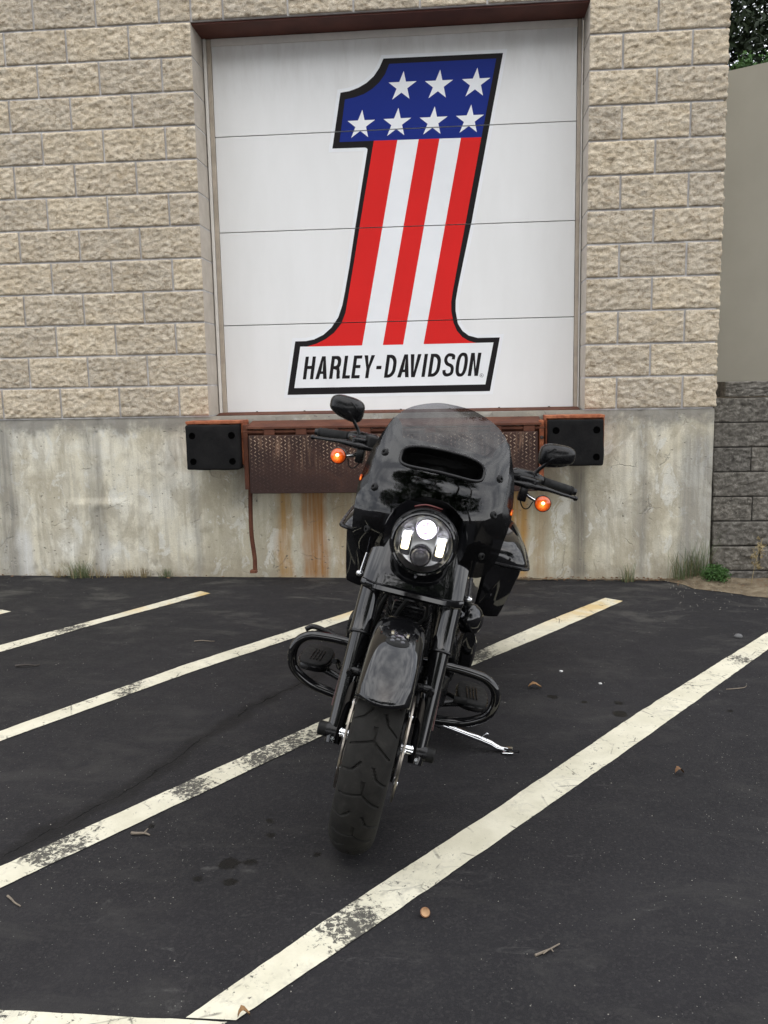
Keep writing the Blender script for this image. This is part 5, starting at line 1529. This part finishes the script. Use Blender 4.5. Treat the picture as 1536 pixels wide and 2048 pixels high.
def leaf(name, x, y, ln, wd, rz, lab, mat='deadleaf'):
    V = []; n = 9
    for i in range(n):
        t_ = i / (n - 1); w = wd * math.sin(math.pi * min(1, t_ * .96 + .02)) ** .8 * (1 + .25 * math.sin(i * 2.6))
        z = .004 + .010 * math.sin(math.pi * t_) + .004 * math.sin(5 * t_)
        V += [((t_ - .5) * ln, -w, z + .006), ((t_ - .5) * ln, 0, z), ((t_ - .5) * ln, w, z + .008)]
    F = [(3 * i + j, 3 * i + j + 1, 3 * i + j + 4, 3 * i + j + 3) for i in range(n - 1) for j in range(2)]
    o = obj(name, (V, F), M[mat], None, 180); o.location = (x, y, gz(x, y) + .002); o.rotation_euler = (0, 0, rz)
    return prop(o, lab, 'leaf')
leaf('dead_leaf', 1.955, -2.038, .055, .012, .1, 'curled brown leaf beside the engine guard on open asphalt')
leaf('dead_leaf', 2.363, -2.826, .035, .010, .4, 'tiny tan leaf below the wide diagonal stripe')
leaf('dead_leaf', 1.182, -4.017, .026, .007, .5, 'rust-coloured leaf scrap where the stripes meet')
def twig(x, y, pts, r0, mat, lab, side=()):
    e = prop(empty('twig', (x, y, gz(x, y) + r0)), lab, 'twig')
    obj('stem', tube(catmull(pts, 5), [r0 * (1 - .5 * i / (5 * (len(pts) - 1))) for i in range(5 * (len(pts) - 1) + 1)], 7), M[mat], e, 60)
    for sp_ in side: obj('side_shoot', tube(sp_, [r0 * .7, r0 * .3], 6), M[mat], e, 60)
twig(.698, -3.317, [(-.028, .004, 0), (-.01, -.002, .003), (.012, .002, .002), (.03, -.004, 0)], .0048, 'wood', 'short pale stick under the worn stripe, beside an oil spot', [[(.012, .002, .003), (.02, .012, .012)]])
twig(1.834, -3.763, [(-.03, -.016, 0), (-.008, -.004, .002), (.008, .006, .003), (.03, .026, .002)], .0032, 'wood', 'forked grey twig right of the acorn cap', [[(0, 0, .003), (-.012, -.016, .004)], [(.008, .006, .003), (.012, -.006, .004)]])
twig(.493, -3.661, [(-.03, .025, 0), (-.01, .008, .002), (.006, -.006, .002), (.026, -.016, 0)], .0032, 'wood', 'bent brown twig at the picture edge below the worn stripe')
twig(.333, -1.449, [(-.05, 0, 0), (-.01, .004, .003), (.03, -.003, .002), (.055, .002, 0)], .003, 'wood', 'thin grey stick between the two far stripes')
twig(-.394, -1.882, [(-.05, .01, 0), (-.02, .0, .006), (.01, .008, .006), (.04, .016, 0), (.055, .03, 0)], .0055, 'darkwood', 'crooked dark twig near the far stripe ends')
twig(2.806, -1.993, [(-.05, -.02, 0), (-.01, -.014, .002), (.03, .0, .002), (.05, .03, 0)], .0022, 'wood', 'curved wiry stem beyond the wide diagonal stripe')
e = prop(empty('acorn_cap', (1.546, -3.645, gz(1.546, -3.645) + .0095)), 'small brown acorn cap lying open on the asphalt', 'acorn cap'); e.rotation_euler = (R(38), R(20), 0)
obj('cup', lathe([(.0, -.010), (.006, -.0095), (.0105, -.006), (.0128, 0), (.0125, .003), (.011, .004)], (0, 0, 0), 'Z', 20), M['acorn'], e, 60)
obj('cup_lining', lathe([(.011, .0038), (.0098, -.001), (.006, -.005), (0, -.006)], (0, 0, 0), 'Z', 20), M['acornin'], e, 60)
# flat grey stone and pale chips
def pebble_mesh(seed, n=1):
    bm = bmesh.new(); bmesh.ops.create_icosphere(bm, subdivisions=2, radius=1.0)
    for v in bm.verts: v.co *= 1 + .25 * nz(v.co.x + seed, v.co.y, v.co.z, 1.2, 3); v.co.z *= .55
    bm.verts.index_update(); r_ = [v.co[:] for v in bm.verts], [tuple(v.index for v in f.verts) for f in bm.faces]; bm.free(); return r_
M['stone'] = plain('grey_stone', (.12, .12, .12), .8, vary=.3); M['chip'] = plain('white_chip', (.6, .6, .58), .7)
for x, y, s, mt, lab in ((3.041, -1.258, .022, 'stone', 'flat grey stone beyond the wide diagonal stripe'), (2.09, -1.819, .009, 'chip', 'white stone chip near the end of the stripe under the motorcycle'), (2.24, -1.97, .008, 'chip', 'pale stone chip on the asphalt between the brown leaf and the wide stripe')):
    o = obj('stone', pebble_mesh(x), M[mt], None, 180); o.location = (x, y, gz(x, y) + s * .35); o.scale = (s, s * .8, s); prop(o, lab, 'stone')
# grit scattered over the lot, thicker by the dirt
V, F = [], []
rg = random.Random(5)
def grit(x, y, s, z=None):
    k = len(V); zz = (gz(x, y) if z is None else z); a = rg.uniform(0, 3)
    c_, s_ = math.cos(a) * s, math.sin(a) * s
    V.extend([(x + c_, y + s_, zz), (x - s_, y + c_, zz), (x - c_, y - s_, zz), (x + s_, y - c_, zz), (x, y, zz + s * rg.uniform(.7, 1.2))])
    F.extend([(k, k + 1, k + 4), (k + 1, k + 2, k + 4), (k + 2, k + 3, k + 4), (k + 3, k, k + 4)])
for i in range(900):
    y = rg.uniform(-4.4, -.05); x = rg.uniform(-1.6, 4.0)
    grit(x, y, rg.uniform(.0010, .0024))
for i in range(420):
    x = rg.uniform(2.9, 4.4); y = -rg.random() ** 1.7 * .75
    z = None
    grit(x, y, rg.uniform(.0012, .0040), gz(x, y) + (.006 if y > -.45 else 0))
prop(obj('grit', (V, F), M['gravel']), 'fine pale grit scattered over the asphalt', None, None, 'stuff')
V, F = [], []
def bit(x, y, z, s):
    k = len(V); a = rg.uniform(0, 6.28); u = Vector((math.cos(a), math.sin(a), rg.uniform(-.3, .3))) * s; w = Vector((-math.sin(a), math.cos(a), rg.uniform(-.5, .5))) * s * rg.uniform(.25, .6)
    c_ = Vector((x, y, z)); V.extend([c_ - u, c_ - w, c_ + u, c_ + w]); F.append((k, k + 1, k + 2, k + 3))
for i in range(560):
    x = rg.uniform(-1.7, 3.2) if i < 170 else rg.uniform(1.9, 4.0)
    y = -.012 - rg.random() ** 2 * .06 - (.2 * rg.random() if x > 3 else 0)
    bit(x, y, gz(x, y) + rg.uniform(.006, .022), rg.uniform(.006, .016))
prop(obj('leaf_litter', (V, F), M['leafbits']), 'brown leaf litter caught along the foot of the wall', None, None, 'stuff')
